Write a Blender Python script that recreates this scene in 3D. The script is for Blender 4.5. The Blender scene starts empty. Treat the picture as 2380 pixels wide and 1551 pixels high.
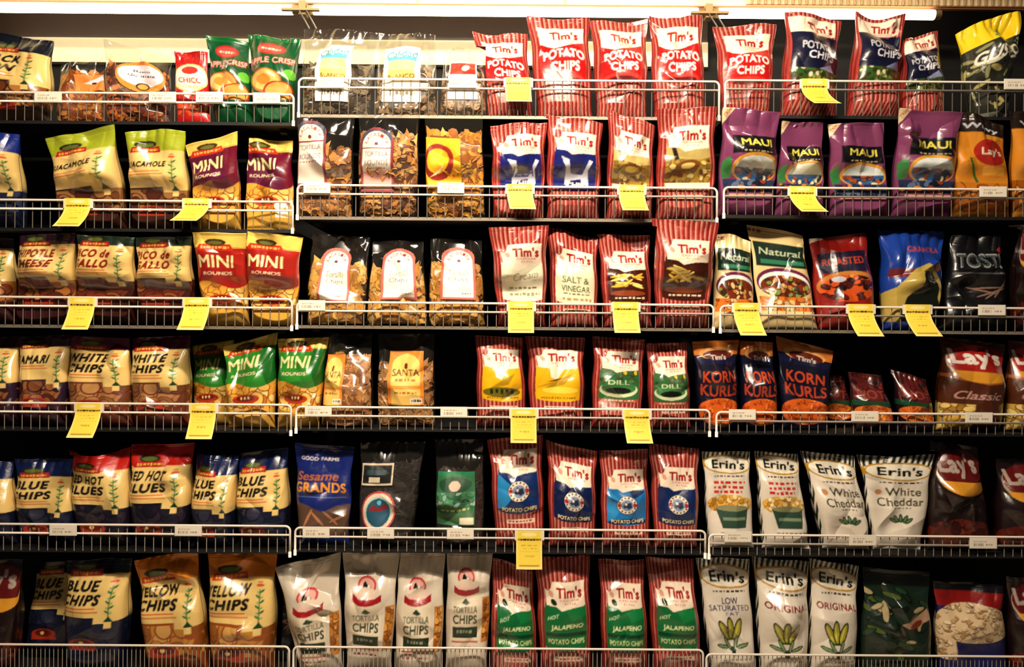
import bpy, math, random
import numpy as np
from mathutils import Matrix, Vector

# ------------------------------------------------------------------ camera, world, lamps, exposure
SC = bpy.context.scene
COL = SC.collection
D, FPX, CX, CY, ROLL, ZC = 2.4, 1920.0, 1190.0, 775.5, 0.008, 1.25   # camera 2.4 m in front of the shelf fences

cam_data = bpy.data.cameras.new('camera')
cam_data.sensor_width = 36
cam_data.lens = 36 * FPX / 2380
cam = bpy.data.objects.new('camera', cam_data)
COL.objects.link(cam)
c_, s_ = math.cos(ROLL), math.sin(ROLL)
cam.matrix_world = Matrix(((c_, -s_, 0, 0), (0, 0, -1, -D), (s_, c_, 0, ZC), (0, 0, 0, 1)))
SC.camera = cam

SC.view_settings.view_transform = 'Standard'
SC.view_settings.look = 'None'
SC.view_settings.gamma = 1
SC.view_settings.use_curve_mapping = False
SC.view_settings.exposure = 0.0

w = bpy.data.worlds.new('store_air')
SC.world = w
w.use_nodes = True
w.node_tree.nodes['Background'].inputs[0].default_value = (1.0, 0.9, 0.8, 1)
w.node_tree.nodes['Background'].inputs[1].default_value = 0.03


def area(name, loc, target, sx, sy, watts, col=(1, .93, .80)):
    l = bpy.data.lights.new(name, 'AREA')
    l.shape = 'RECTANGLE'
    l.size, l.size_y, l.energy, l.color = sx, sy, watts, col
    o = bpy.data.objects.new(name, l)
    COL.objects.link(o)
    o.location = loc
    o.rotation_euler = (Vector(target) - Vector(loc)).to_track_quat('-Z', 'Z').to_euler()
    return o


# fluorescent lamps of the case canopy (in front of and above the shelves) and of the aisle ceiling
area('canopy_lamp', (-0.16, -1.2, 2.45), (-0.16, 0.1, 1.25), 1.3, 0.09, 52, (1, .82, .62))
area('aisle_lamp', (-0.10, -1.7, 3.0), (-0.10, 0.1, 0.9), 1.2, 0.25, 33, (1, .84, .66))


def P(px, py, Y=0.0):
    dx, dy = (px - CX) / FPX, (CY - py) / FPX
    k = D + Y
    return Vector(((dx * c_ - dy * s_) * k, Y, ZC + (dx * s_ + dy * c_) * k))


# ------------------------------------------------------------------ materials
def srgb(c):
    if isinstance(c, str):
        c = tuple(int(c[i:i + 2], 16) for i in (0, 2, 4))
    a = np.asarray(c, float) / 255
    return np.where(a < .04045, a / 12.92, ((a + .055) / 1.055) ** 2.4)


def mat(name, col, rough=.5, metal=0, emit=None, estr=0, noise=0.0, nscale=40, bump=0.0, coat=0):
    m = bpy.data.materials.new(name)
    m.use_nodes = True
    nt = m.node_tree
    b = nt.nodes['Principled BSDF']
    b.inputs['Roughness'].default_value = rough
    b.inputs['Metallic'].default_value = metal
    b.inputs['Coat Weight'].default_value = coat
    c4 = tuple(srgb(col)) + (1,)
    b.inputs['Base Color'].default_value = c4
    if noise or bump:
        n = nt.nodes.new('ShaderNodeTexNoise')
        n.inputs['Scale'].default_value = nscale
        tc = nt.nodes.new('ShaderNodeTexCoord')
        nt.links.new(tc.outputs['Object'], n.inputs['Vector'])
        if noise:
            r = nt.nodes.new('ShaderNodeMapRange')
            r.inputs['To Min'].default_value = 1 - noise
            r.inputs['To Max'].default_value = 1 + noise
            nt.links.new(n.outputs['Fac'], r.inputs['Value'])
            v = nt.nodes.new('ShaderNodeVectorMath')
            v.operation = 'SCALE'
            v.inputs[0].default_value = c4[:3]
            nt.links.new(r.outputs[0], v.inputs['Scale'])
            nt.links.new(v.outputs[0], b.inputs['Base Color'])
        if bump:
            bp = nt.nodes.new('ShaderNodeBump')
            bp.inputs['Strength'].default_value = bump
            bp.inputs['Distance'].default_value = .002
            nt.links.new(n.outputs['Fac'], bp.inputs['Height'])
            nt.links.new(bp.outputs[0], b.inputs['Normal'])
    if emit is not None:
        b.inputs['Emission Color'].default_value = tuple(srgb(emit)) + (1,)
        b.inputs['Emission Strength'].default_value = estr
    return m


def print_mat(name, rough, coat, bump):
    m = mat(name, 'ffffff', rough, bump=bump, nscale=60, coat=coat)
    nt = m.node_tree
    a = nt.nodes.new('ShaderNodeVertexColor')
    a.layer_name = 'ink'
    nt.links.new(a.outputs['Color'], nt.nodes['Principled BSDF'].inputs['Base Color'])
    nt.nodes['Principled BSDF'].inputs['Coat Roughness'].default_value = .12
    return m


M_FILM = print_mat('printed_glossy_film', .30, .6, .45)
M_MATTE = print_mat('printed_paper', .6, .0, .15)
M_CHIP = print_mat('fried_chips', .55, .0, .9)

M_CLEAR = bpy.data.materials.new('clear_film')
M_CLEAR.use_nodes = True
nt = M_CLEAR.node_tree
nt.nodes.clear()
o_ = nt.nodes.new('ShaderNodeOutputMaterial')
mx = nt.nodes.new('ShaderNodeMixShader')
tr = nt.nodes.new('ShaderNodeBsdfTransparent')
tr.inputs[0].default_value = (.93, .92, .88, 1)
gl = nt.nodes.new('ShaderNodeBsdfGlossy')
gl.inputs['Roughness'].default_value = .16
lw = nt.nodes.new('ShaderNodeLayerWeight')
lw.inputs[0].default_value = .35
mr = nt.nodes.new('ShaderNodeMapRange')
mr.inputs['To Min'].default_value = .06
mr.inputs['To Max'].default_value = .55
nt.links.new(lw.outputs['Facing'], mr.inputs['Value'])
nt.links.new(mr.outputs[0], mx.inputs[0])
nt.links.new(tr.outputs[0], mx.inputs[1])
nt.links.new(gl.outputs[0], mx.inputs[2])
df = nt.nodes.new('ShaderNodeBsdfDiffuse')
df.inputs[0].default_value = (.55, .5, .42, 1)
m2 = nt.nodes.new('ShaderNodeMixShader')
m2.inputs[0].default_value = .02
nt.links.new(mx.outputs[0], m2.inputs[1])
nt.links.new(df.outputs[0], m2.inputs[2])
nt.links.new(m2.outputs[0], o_.inputs[0])

M_WIRE = mat('white_coated_wire', 'f6ecdf', .35)
M_WIRE2 = mat('thin_galvanised_wire', '7d7468', .4, metal=.3)
M_TIP = mat('white_plastic_tip', 'fffaf0', .4)
M_DECK = mat('dark_shelf_steel', '0b0a0b', .6, noise=.2)
M_LIP = mat('worn_steel_lip', '8d8374', .45, metal=.4, noise=.25, nscale=30)
M_BLACK = mat('black_back_panel', '030304', .8, noise=.3)
M_BACK_SHADE = mat('brown_painted_shade', '3c2b21', .55, noise=.25, nscale=6)  # brown stands in for the shade high on the back panel
M_CREAM = mat('cream_back_panel', 'fbf0cc', .5, noise=.05)
M_TUBE = mat('fluorescent_tube', 'fffdf2', .3, emit='fff0d2', estr=14.0)
M_HOLD = mat('lamp_holder', 'b59a6a', .5)
M_FASCIA = mat('cream_fascia', 'f3e3c0', .5, noise=.04)
M_PINK = mat('dark_fascia_groove', '8a6040', .6)
M_FLOOR = mat('floor_tile', 'b8ab98', .4, noise=.08)
M_HOLDER = mat('clear_tag_holder', 'efeade', .25)


# ------------------------------------------------------------------ object helpers
def link(o, parent=None):
    COL.objects.link(o)
    if parent is not None:
        o.parent = parent
    return o


def tag(o, label, cat, group=None):
    o['label'] = label
    o['category'] = cat
    if group:
        o['group'] = group
    return o


def empty(name, loc=(0, 0, 0)):
    o = bpy.data.objects.new(name, None)
    o.location = loc
    o.empty_display_size = .05
    return link(o)


def mesh_np(name, verts, faces, m, parent=None, cols=None, normals=None, smooth=True):
    verts = np.asarray(verts, np.float32)
    faces = np.asarray(faces, np.int32)
    if parent is not None:
        verts = verts - np.asarray(parent.location, np.float32)
    me = bpy.data.meshes.new(name)
    k = faces.shape[1]
    me.vertices.add(len(verts))
    me.vertices.foreach_set('co', verts.ravel())
    me.loops.add(faces.size)
    me.loops.foreach_set('vertex_index', faces.ravel())
    me.polygons.add(len(faces))
    me.polygons.foreach_set('loop_start', np.arange(0, faces.size, k, dtype=np.int32))
    me.update(calc_edges=True)
    me.polygons.foreach_set('use_smooth', np.full(len(faces), smooth))
    if cols is not None:
        a = me.color_attributes.new('ink', 'FLOAT_COLOR', 'POINT')
        c = np.ones((len(verts), 4), np.float32)
        c[:, :3] = cols
        a.data.foreach_set('color', c.ravel())
    me.materials.append(m)
    if normals is not None:
        me.normals_split_custom_set_from_vertices(normals.tolist())
    o = bpy.data.objects.new(name, me)
    return link(o, parent)


class MB:
    """boxes and tubes gathered into one mesh of quads"""

    def __init__(self):
        self.v, self.f = [], []

    def box(self, x0, x1, y0, y1, z0, z1):
        n = len(self.v)
        self.v += [(x, y, z) for z in (z0, z1) for y in (y0, y1) for x in (x0, x1)]
        for q in ((0, 1, 5, 4), (2, 6, 7, 3), (0, 4, 6, 2), (1, 3, 7, 5), (4, 5, 7, 6), (0, 2, 3, 1)):
            self.f.append(tuple(n + i for i in q))
        return self

    def tube(self, pts, r, seg=8):
        pts = [Vector(p) for p in pts]
        n0 = len(self.v)
        for i, p in enumerate(pts):
            t = ((pts[min(i + 1, len(pts) - 1)] - p).normalized() + (p - pts[max(i - 1, 0)]).normalized())
            t.normalize()
            a = t.cross(Vector((0, 1, 0)))
            if a.length < .1:
                a = t.cross(Vector((1, 0, 0)))
            a.normalize()
            b = t.cross(a)
            for k in range(seg):
                an = 2 * math.pi * k / seg
                self.v.append(tuple(p + a * (r * math.cos(an)) + b * (r * math.sin(an))))
        for i in range(len(pts) - 1):
            for k in range(seg):
                k2 = (k + 1) % seg
                a0 = n0 + i * seg
                self.f.append((a0 + k, a0 + k2, a0 + seg + k2, a0 + seg + k))
        for end in (0, len(pts) - 1):          # small caps
            c = len(self.v)
            self.v.append(tuple(pts[end]))
            for k in range(0, seg, 2):
                a0 = n0 + end * seg
                self.f.append((c, a0 + k, a0 + (k + 1) % seg, a0 + (k + 2) % seg))
        return self

    def build(self, name, m, parent=None, smooth=False):
        return mesh_np(name, self.v, self.f, m, parent, smooth=smooth)


def struct(o):
    o['kind'] = 'structure'
    return o


# ------------------------------------------------------------------ printing: designs drawn on a canvas, then inked onto the film mesh
_glyph = {}


def glyph(s, bold):
    key = (s, bold)
    if key in _glyph:
        return _glyph[key]
    cu = bpy.data.curves.new('t', 'FONT')
    cu.body = s
    cu.resolution_u = 4
    cu.space_character = 1 + .05 * max(0, bold - 1)
    o = bpy.data.objects.new('t', cu)
    me = o.to_mesh()
    me.calc_loop_triangles()
    n = len(me.vertices)
    co = np.empty(n * 3)
    me.vertices.foreach_get('co', co)
    co = co.reshape(-1, 3)[:, :2]
    tri = np.empty(len(me.loop_triangles) * 3, np.int32)
    me.loop_triangles.foreach_get('vertices', tri)
    tri = tri.reshape(-1, 3)
    o.to_mesh_clear()
    bpy.data.objects.remove(o)
    bpy.data.curves.remove(cu)
    lo, hi = co.min(0), co.max(0)
    H = 48
    W = max(8, int(H * (hi[0] - lo[0]) / (hi[1] - lo[1])))
    g = np.zeros((H, W), bool)
    q = (co - lo) / (hi - lo) * (W, H)
    for t in tri:
        a, b, c = q[t]
        if abs((b[0] - a[0]) * (c[1] - a[1]) - (c[0] - a[0]) * (b[1] - a[1])) < .02:
            continue
        x0, x1 = int(min(a[0], b[0], c[0])), int(max(a[0], b[0], c[0])) + 1
        y0, y1 = int(min(a[1], b[1], c[1])), int(max(a[1], b[1], c[1])) + 1
        X, Y = np.meshgrid(np.arange(x0, min(x1, W)) + .5, np.arange(y0, min(y1, H)) + .5)
        if X.size == 0:
            continue
        d1 = (X - b[0]) * (a[1] - b[1]) - (a[0] - b[0]) * (Y - b[1])
        d2 = (X - c[0]) * (b[1] - c[1]) - (b[0] - c[0]) * (Y - c[1])
        d3 = (X - a[0]) * (c[1] - a[1]) - (c[0] - a[0]) * (Y - a[1])
        neg = (d1 < 0) | (d2 < 0) | (d3 < 0)
        pos = (d1 > 0) | (d2 > 0) | (d3 > 0)
        g[y0:y0 + X.shape[0], x0:x0 + X.shape[1]] |= ~(neg & pos)
    r = int(round(.85 * bold))                       # heavier strokes
    if r:
        g = np.pad(g, r)
        o = g.copy()
        for dy in range(-r, r + 1):
            for dx in range(-r, r + 1):
                if dx * dx + dy * dy <= r * r + 1:
                    o |= np.roll(np.roll(g, dy, 0), dx, 1)
        g = o
    _glyph[key] = g
    return g


class Cv:
    """canvas, x 0..1 left to right, y 0..1 bottom to top"""

    def __init__(s, bg, w=220, h=360):
        s.w, s.h = w, h
        s.a = np.empty((h, w, 3))
        s.a[:] = np.asarray(srgb(bg))
        s.lab = np.zeros((h, w), bool)
        s.X, s.Y = np.meshgrid((np.arange(w) + .5) / w, (np.arange(h) + .5) / h)
        s.asp = h / w * 1.0

    def put(s, m, col, lab=False):
        s.a[m] = srgb(col)
        if lab:
            s.lab |= m
        return s

    def poly(s, pts, col, lab=False, clip=None):
        m = np.zeros(s.X.shape, bool)
        n = len(pts)
        for i in range(n):
            (x0, y0), (x1, y1) = pts[i], pts[(i + 1) % n]
            if y0 == y1:
                continue
            c = ((s.Y < y0) != (s.Y < y1)) & (s.X < (x1 - x0) * (s.Y - y0) / (y1 - y0) + x0)
            m ^= c
        if clip is not None:
            m &= clip
        s.put(m, col, lab)
        return m

    def rect(s, x0, y0, x1, y1, col, lab=False):
        m = (s.X > x0) & (s.X < x1) & (s.Y > y0) & (s.Y < y1)
        s.put(m, col, lab)
        return m

    def ell(s, cx, cy, rx, ry, col, rot=0, lab=False, clip=None):
        c, sn = math.cos(rot), math.sin(rot)
        x, y = s.X - cx, (s.Y - cy) * s.asp
        u, v = x * c + y * sn, -x * sn + y * c
        m = (u / rx) ** 2 + (v / (ry * s.asp)) ** 2 < 1
        if clip is not None:
            m &= clip
        s.put(m, col, lab)
        return m

    def text(s, t, cx, cy, wd, ht, col, bold=1, shear=0, rot=0, arch=0, clip=None):
        g = glyph(t, bold)
        c, sn = math.cos(rot), math.sin(rot)
        x, y = s.X - cx, (s.Y - cy) * s.asp
        u, v = x * c + y * sn, (-x * sn + y * c) / s.asp
        v = v - arch * (1 - (2 * u / wd) ** 2)
        u = u - shear * v * s.asp
        gx, gy = u / wd + .5, v / ht + .5
        ok = (gx > 0) & (gx < 1) & (gy > 0) & (gy < 1)
        if clip is not None:
            ok &= clip
        ix = np.clip((gx * g.shape[1]).astype(int), 0, g.shape[1] - 1)
        iy = np.clip((gy * g.shape[0]).astype(int), 0, g.shape[0] - 1)
        s.put(ok & g[iy, ix], col)
        return s

    def marks(s, x0, y0, x1, y1, col, n=7, seed=0):
        """a line of print too small to read"""
        r = random.Random(seed)
        x = x0
        while x < x1:
            wv = (x1 - x0) / n * r.uniform(.4, 1.1)
            s.rect(x, y0 + (y1 - y0) * r.uniform(0, .25), min(x + wv, x1), y1 - (y1 - y0) * r.uniform(0, .2), col)
            x += wv + (x1 - x0) / n * .35
        return s

    def food(s, mask, cols, n=60, size=.07, seed=1, edge='5a2a10', elong=.7):
        r = random.Random(seed)
        ys, xs = np.where(mask)
        if len(xs) == 0:
            return s
        s.put(mask, cols[0])
        for _ in range(n):
            k = r.randrange(len(xs))
            cx, cy = (xs[k] + .5) / s.w, (ys[k] + .5) / s.h
            sz, ro = size * r.uniform(.6, 1.2), r.uniform(0, 3.1)
            s.ell(cx, cy, sz, sz * elong / s.asp, edge, ro, clip=mask)
            s.ell(cx, cy + .004, sz * .84, sz * elong * .8 / s.asp, r.choice(cols), ro, clip=mask)
        return s

    def up(s, k):
        """slide the whole print upwards by the share k of the bag's height"""
        n = int(round(k * s.h))
        if n > 0:
            s.a[n:] = s.a[:-n].copy()
            s.a[:n] = s.a[n]
            s.lab[n:] = s.lab[:-n].copy()
            s.lab[:n] = False
        return s

    def sample(s, u, v):
        """area average over a small window: print seen at the film's mesh pitch"""
        out = 0
        for du in (-.33, 0, .33):
            for dv in (-.33, 0, .33):
                x = np.clip(((u + du / 80) * s.w).astype(int), 0, s.w - 1)
                y = np.clip(((v + dv / 130) * s.h).astype(int), 0, s.h - 1)
                out = out + s.a[y, x]
        return out / 9

    def labmask(s, u, v):
        x = np.clip((u * s.w).astype(int), 0, s.w - 1)
        y = np.clip((v * s.h).astype(int), 0, s.h - 1)
        return s.lab[y, x]


DES = {}


def design(f):
    DES[f.__name__] = f
    return f


@design
def striped(kind='potato', seed=0):
    """red and white striped potato chip bag: white state-shaped logo panel over a coloured block"""
    c = Cv('86201c')
    n = 16
    ph = (c.X * n + .12 * np.sin(c.Y * 9)) % 1
    c.put(ph < .50, 'ae4238')
    c.put((ph < .28), 'd07a6a')
    c.put((ph < .12) & (c.X > .16) & (c.X < .86), 'ecae9c')
    c.put((c.X < .10) & (ph < .44), 'a83a32')
    c.put((c.X > .90) & (ph < .44), 'a83a32')
    W, R = 'ffecd4', 'a81418'
    L, Rr = .20, .83
    panel = [(L, .74), (L + .06, .72), (L + .10, .75), (L + .13, .80), (Rr, .80), (Rr - .01, .60), (.62, .59), (.46, .565),
             (.38, .60), (L + .03, .61), (L + .02, .66)]
    blocks = {'potato': 'bd1414', 'navy': '10122e', 'pizza': '141c6a', 'cow': '161f6c', 'fiddle': 'b9a360', 'cream': 'f6efd2',
              'vinegar': 'efe9c4', 'fries': '3a1208', 'yellow': 'f0b414', 'yellow2': 'f0b414', 'green': '2f6a3a', 'green2': '2b6438',
              'blue': '0f2c66', 'blue2': '0d1c4c', 'blue3': '1f74b8', 'blue4': '10265c', 'jal': '0d6a35'}
    b0 = .245
    blk = [(L, .63), (.38, .60), (.46, .57), (.62, .59), (Rr, .61), (Rr, b0 + .01), (.7, b0 - .005), (.5, b0 - .012), (.3, b0), (L - .02, b0 + .02)]
    m = c.poly(blk, blocks[kind], lab=True)
    rd = random.Random(seed)
    if kind == 'potato':
        c.poly([(L, .60), (.4, .55), (Rr, .62), (Rr, .78), (L, .78)], W, lab=True)
        c.text('POTATO', .53, .475, .58, .090, 'f6d9c8', 2.2, arch=.03)
        c.text('POTATO', .53, .475, .56, .078, 'fff8ee', 1, arch=.03)
        c.text('CHIPS', .54, .385, .40, .085, 'fff8ee', 2)
        c.ell(.5, .27, .3, .05, 'e0342a', clip=m)
        c.ell(.5, .25, .24, .04, '5d0f0c', clip=m)
        c.marks(.3, .14, .78, .165, '6a1a18', 8, 3)
    elif kind == 'navy':
        c.poly([(L - .1, .66), (.4, .62), (Rr, .68), (Rr, .84), (L - .1, .82)], W, lab=True)
        c.rect(L - .1, .3, Rr + .05, .66, '10122e', True)
        c.text('POTATO', .50, .53, .52, .075, 'cfd2dc', 1, shear=.1)
        c.text('CHIPS', .54, .44, .42, .075, 'e8e6ee', 1.5, shear=.1)
        c.poly([(.45, .3), (.7, .38), (.8, .3)], '8d93b8')
        c.food((c.Y < .31) & (c.Y > .18) & (c.X > .1) & (c.X < .9), ['2d5a22', '86a050', 'd8dcb0', '1d3a16'], 40, .05, 5)
    elif kind in ('pizza', 'cow'):
        c.poly([(.3, .55), (.42, .52), (.45, .40), (.62, .40), (.72, .54), (.78, .53), (.7, .44), (.72, .30), (.62, .3), (.6, .36), (.45, .34),
                (.42, .28), (.36, .3), (.38, .44)], 'dfe2f6', clip=m)
        if kind == 'pizza':
            c.text('PIZZA', .5, .42, .40, .09, '2a2f86', 2, shear=.2, clip=m)
            c.text('CHIPS', .54, .315, .34, .06, 'f4f2ff', 2, clip=m)
        else:
            c.text('CHIPS', .55, .30, .34, .05, 'f2e9c8', 2, clip=m)
    elif kind == 'fiddle':
        c.poly([(L, .42), (Rr, .52), (Rr, .25), (L, .25)], '8d6a26', clip=m)
        c.food(m & (c.Y < .5) & (c.Y > .3), ['a8842e', '5d3d14', 'e0c878', '7a6a30'], 40, .06, seed)
        c.rect(L, .25, Rr, .30, 'efe4c6')
        c.poly([(.24, .68), (.29, .69), (.38, .50), (.32, .48)], '20140c')
        c.ell(.5, .44, .18, .05, '6d4316', .2)
        c.ell(.5, .44, .10, .025, 'd9b768', .2)
    elif kind == 'cream':
        c.text('Cream', .56, .49, .38, .07, '7d7c4a', .5, shear=.35, rot=.18)
        c.marks(.3, .36, .74, .385, '6e6a44', 7, 2)
        c.marks(.3, .29, .78, .33, '9c9a78', 8, 5)
    elif kind == 'vinegar':
        c.text('SALT &', .52, .485, .42, .07, '5b6a3a', 1)
        c.text('VINEGAR', .52, .395, .46, .065, '4a5c34', 1)
        c.marks(.32, .33, .76, .35, '77784e', 7, 2)
        c.marks(.3, .27, .78, .30, 'b78b5e', 6, 8)
    elif kind == 'fries':
        for k in range(16):
            x, y, r = rd.uniform(.3, .72), rd.uniform(.41, .53), rd.uniform(-.7, .7)
            c.ell(x, y, .10, .014, '8a5510', r, clip=m)
            c.ell(x, y + .003, .095, .011, rd.choice(['f2cc4e', 'e8b634', 'ffe27a']), r, clip=m)
        c.ell(.5, .34, .28, .03, '8b3b1c', clip=m)
        c.marks(.28, .28, .76, .30, 'e6d7b4', 7, 4)
    elif kind in ('yellow', 'yellow2'):
        c.poly([(.4, .60), (.62, .6), (.5, .47), (.42, .5)], 'fff6d8', clip=m)
        c.poly([(.28, .36), (.5, .46), (.74, .55), (.6, .42)], 'b08a10', clip=m)
        if kind == 'yellow':
            c.ell(.5, .335, .30, .055, '6b6212', clip=m)
            for k in range(5):
                c.rect(.32 + k * .08, .315 + .01 * (k % 2), .365 + k * .08, .37, '20200a')
        else:
            c.poly([(.35, .45), (.6, .5), (.5, .46)], '4a3a08', clip=m)
            c.ell(.55, .36, .26, .035, 'ffd84a', clip=m)
            c.ell(.5, .45, .3, .012, 'c09010', .35, clip=m)
        c.text('POTATO CHIPS', .52, .275, .5, .026, '1c1606', 1)
    elif kind in ('green', 'green2'):
        c.food(m & (c.Y > .45), ['2f6a3a', '47804a', 'd8c84a', '1d4a28'], 25, .05, seed + 3)
        c.ell(.5, .38, .30, .085, 'd9e0b4', clip=m)
        c.ell(.5, .40, .27, .07, '3a7a44', clip=m)
        c.ell(.5, .37, .19, .035, '0d140c', clip=m)
        c.text('DILL', .5, .46, .34, .05, 'cfe0b0', 1.5, clip=m)
        c.rect(L - .02, .245, Rr, .275, 'b8503c')
        c.marks(.28, .252, .76, .268, 'f0ddc0', 8, 3)
    elif kind.startswith('blue'):
        if kind in ('blue', 'blue3'):
            c.poly([(L, .6), (.5, .45), (.3, .3), (L - .03, .28)], '2a8ccc', clip=m)
        if kind == 'blue3':
            c.poly([(.55, .6), (Rr, .58), (.62, .5)], '0c2350', clip=m)
        c.poly([(.3, .3), (.18, .27), (.25, .24), (.5, .25), (.8, .24), (.84, .28), (.7, .3)], '0c1a40', clip=m)
        c.ell(.52, .44, .165, .095, '14182c')
        c.ell(.52, .44, .155, .088, 'f2e6d2')
        for k in range(14):
            a = k * 6.283 / 14
            c.ell(.52 + .13 * math.cos(a), .44 + .074 * math.sin(a), .016, .008, '3a2c34', a)
        c.ell(.40, .44, .034, .022, 'b32222')
        c.ell(.64, .44, .034, .022, 'b32222')
        c.ell(.52, .44, .098, .056, '8497b4')
        c.poly([(.45, .43), (.5, .485), (.53, .46), (.58, .47), (.6, .42), (.54, .40), (.5, .42), (.47, .405)], '28304a')
        c.ell(.50, .452, .02, .014, 'e6dccb')
        c.text('POTATO CHIPS', .52, .283, .54, .035, 'f0dfae', 1.2, arch=-.008)
    elif kind == 'jal':
        c.poly([(.5, .6), (Rr, .6), (Rr, .52), (.6, .48)], '0f7d3e', clip=m)
        c.rect(L, .355, Rr, .385, '063a20')
        c.text('HOT', .33, .515, .17, .03, 'c9e6b4', 1.4, shear=.4, rot=.25)
        c.text('JALAPENO', .53, .43, .48, .048, 'e9f3b8', 1.6, shear=.15, rot=.04)
        c.text('POTATO CHIPS', .51, .315, .56, .04, 'd7e9a0', 1.6)
    if kind not in ('potato', 'navy'):
        c.poly(panel, W, lab=True)
        c.ell(.30, .70, .035, .03, 'e2a58e', .6)
    upk = {'potato': .10, 'navy': .13, 'pizza': .07, 'cow': .05, 'fiddle': .04, 'yellow': .06, 'yellow2': .06, 'green': .05, 'green2': .04, 'blue': .085,
           'blue2': .03, 'cream': .02, 'vinegar': .0, 'fries': .02}.get(kind, 0)
    tx, ty = .58, .715
    if kind == 'potato':
        tx, ty = .55, .69
    if kind == 'navy':
        ty = .74
    c.text("Tim's", tx, ty, .40, .096, R, 3.2)
    c.rect(tx - .19, ty + .030, tx - .06, ty + .044, R)
    c.text('CASCADE', tx, ty - .062, .30, .018, 'c95f50', 1)
    c.text('STYLE', tx + .01, ty - .088, .18, .016, 'c95f50', 1)
    if kind == 'jal':
        c.ell(.34, .635, .055, .022, '0e2c16', -.75)
    if kind not in ('potato', 'navy'):
        c.rect(.3, .15, .76, .185, 'eecdb4')
        c.marks(.33, .157, .73, .178, '8a3a30', 8, seed)
    lowest = c.a[:max(1, int(upk * c.h))].copy()
    c.up(upk)
    if upk:
        c.a[:len(lowest)] = lowest
    return c


@design
def corn(top='7f8f1c', lines=('WHITE', 'CHIPS'), ink='17110c', low='7a4a22', brand='b02418', cream='ecca7c', seed=0, chips=True, shift=0, win=None):
    """tortilla bag with coloured header, stepped cream panel and a corn stalk"""
    c = Cv(low)
    s = shift
    if chips:
        c.food((c.Y < .42) & (c.X < 2), win or ['b87838', 'd19a54', '8a5020', '6a3414'], 46, .12, seed + 2, low, .8)
        c.put((c.Y < .17), low)
    c.rect(-1, .80, 2, 2, top)
    c.poly([(-1, .80), (2, .80), (2, .46), (.78 + s, .40), (.78 + s, .345), (.70 + s, .345), (.70 + s, .385), (.58 + s, .385), (.58 + s, .44),
            (-1, .44)], cream, lab=True)
    c.rect(-1, .795, 2, .83, top)
    # brand ribbon
    c.poly([(.16 + s, .78), (.2 + s, .84), (.56 + s, .84), (.58 + s, .78)], brand)
    c.marks(.22 + s, .795, .54 + s, .822, 'e8b04a', 8, 4)
    c.ell(.37 + s, .865, .14, .035, '2a2418')
    c.ell(.37 + s, .86, .10, .022, '5a6a2a')
    n = len(lines)
    y = .70 if n > 1 else .66
    for i, t in enumerate(lines):
        wd_ = .60 if len(t) > 8 else (.52 if len(t) > 4 else .44)
        c.text(t, .36 + s, y - i * .115, wd_, .06 if len(t) > 8 else .096, ink, 4.2, shear=.16)
    yy = y - (n - 1) * .115 - .078
    c.rect(.12 + s, yy, .58 + s, yy + .012, 'd9622c')
    c.rect(.12 + s, yy - .028, .62 + s, yy - .014, 'cf7a3a')
    # corn stalk
    g = '1d6a3a'
    c.ell(.74 + s, .73, .05, .012, 'cf5a34')
    c.ell(.74 + s, .755, .035, .009, 'd98a44')
    c.rect(.735 + s, .42, .752 + s, .70, g)
    for k in range(6):
        yk = .47 + k * .04
        sg = 1 if k % 2 else -1
        c.ell(.745 + s + sg * .028, yk + .015, .034, .008, g, sg * .7)
        c.ell(.745 + s - sg * .022, yk + .005, .02, .007, '7fae5a', -sg * .7)
    c.poly([(.69 + s, .40), (.745 + s, .45), (.80 + s, .40)], '153f26')
    # low emblem
    c.ell(.42 + s, .19, .19, .055, 'a8321c')
    c.ell(.42 + s, .20, .13, .035, '5c1a10')
    c.ell(.40 + s, .20, .03, .018, 'f0c070')
    c.rect(.24 + s, .135, .62 + s, .165, 'a8321c')
    return c


@design
def mini(col='5e1030', col2='8a1c2a', seed=0, shift=0):
    """mini tortilla rounds bag with yellow header"""
    c = Cv(col)
    s = shift
    c.put((c.X + c.Y * .4 > .95), col2)
    c.rect(-1, .80, 2, 2, 'f6d262')
    c.poly([(-1, .80), (-1, .83), (.3 + s, .83), (.5 + s, .79), (2, .82), (2, .78)], 'f6d262')
    c.poly([(.14 + s, .76), (.22 + s, .83), (.66 + s, .83), (.72 + s, .76)], 'c33018')
    c.marks(.24 + s, .78, .64 + s, .81, 'f0b860', 8, 4)
    c.ell(.45 + s, .85, .15, .035, '3c2c14')
    c.ell(.45 + s, .845, .10, .02, '6a6a2a')
    c.text('MINI', .44 + s, .645, .54, .13, 'f8e7a6', 1.1)
    c.text('ROUNDS', .46 + s, .52, .44, .036, 'ecd9b4', 1.2)
    m = (c.Y < .40 + .04 * np.sin(c.X * 7)) & (c.Y > .03)
    c.food(m, ['e0a23a', 'f2c260', 'c47c24', 'f8d684'], 34, .13, seed + 1, '8a4a14', .8)
    c.ell(.5 + s, .24, .22, .055, 'b8361a', lab=True)
    c.ell(.5 + s, .25, .15, .035, '6a1c10')
    for k in range(3):
        c.ell(.44 + s + k * .06, .255, .016, .018, 'f4cf8a')
    c.rect(-1, -1, 2, .13, 'dca943')
    return c


@design
def island(seed=0, shift=0, pict=0):
    return island_(seed, shift, pict).up(.05)


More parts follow.
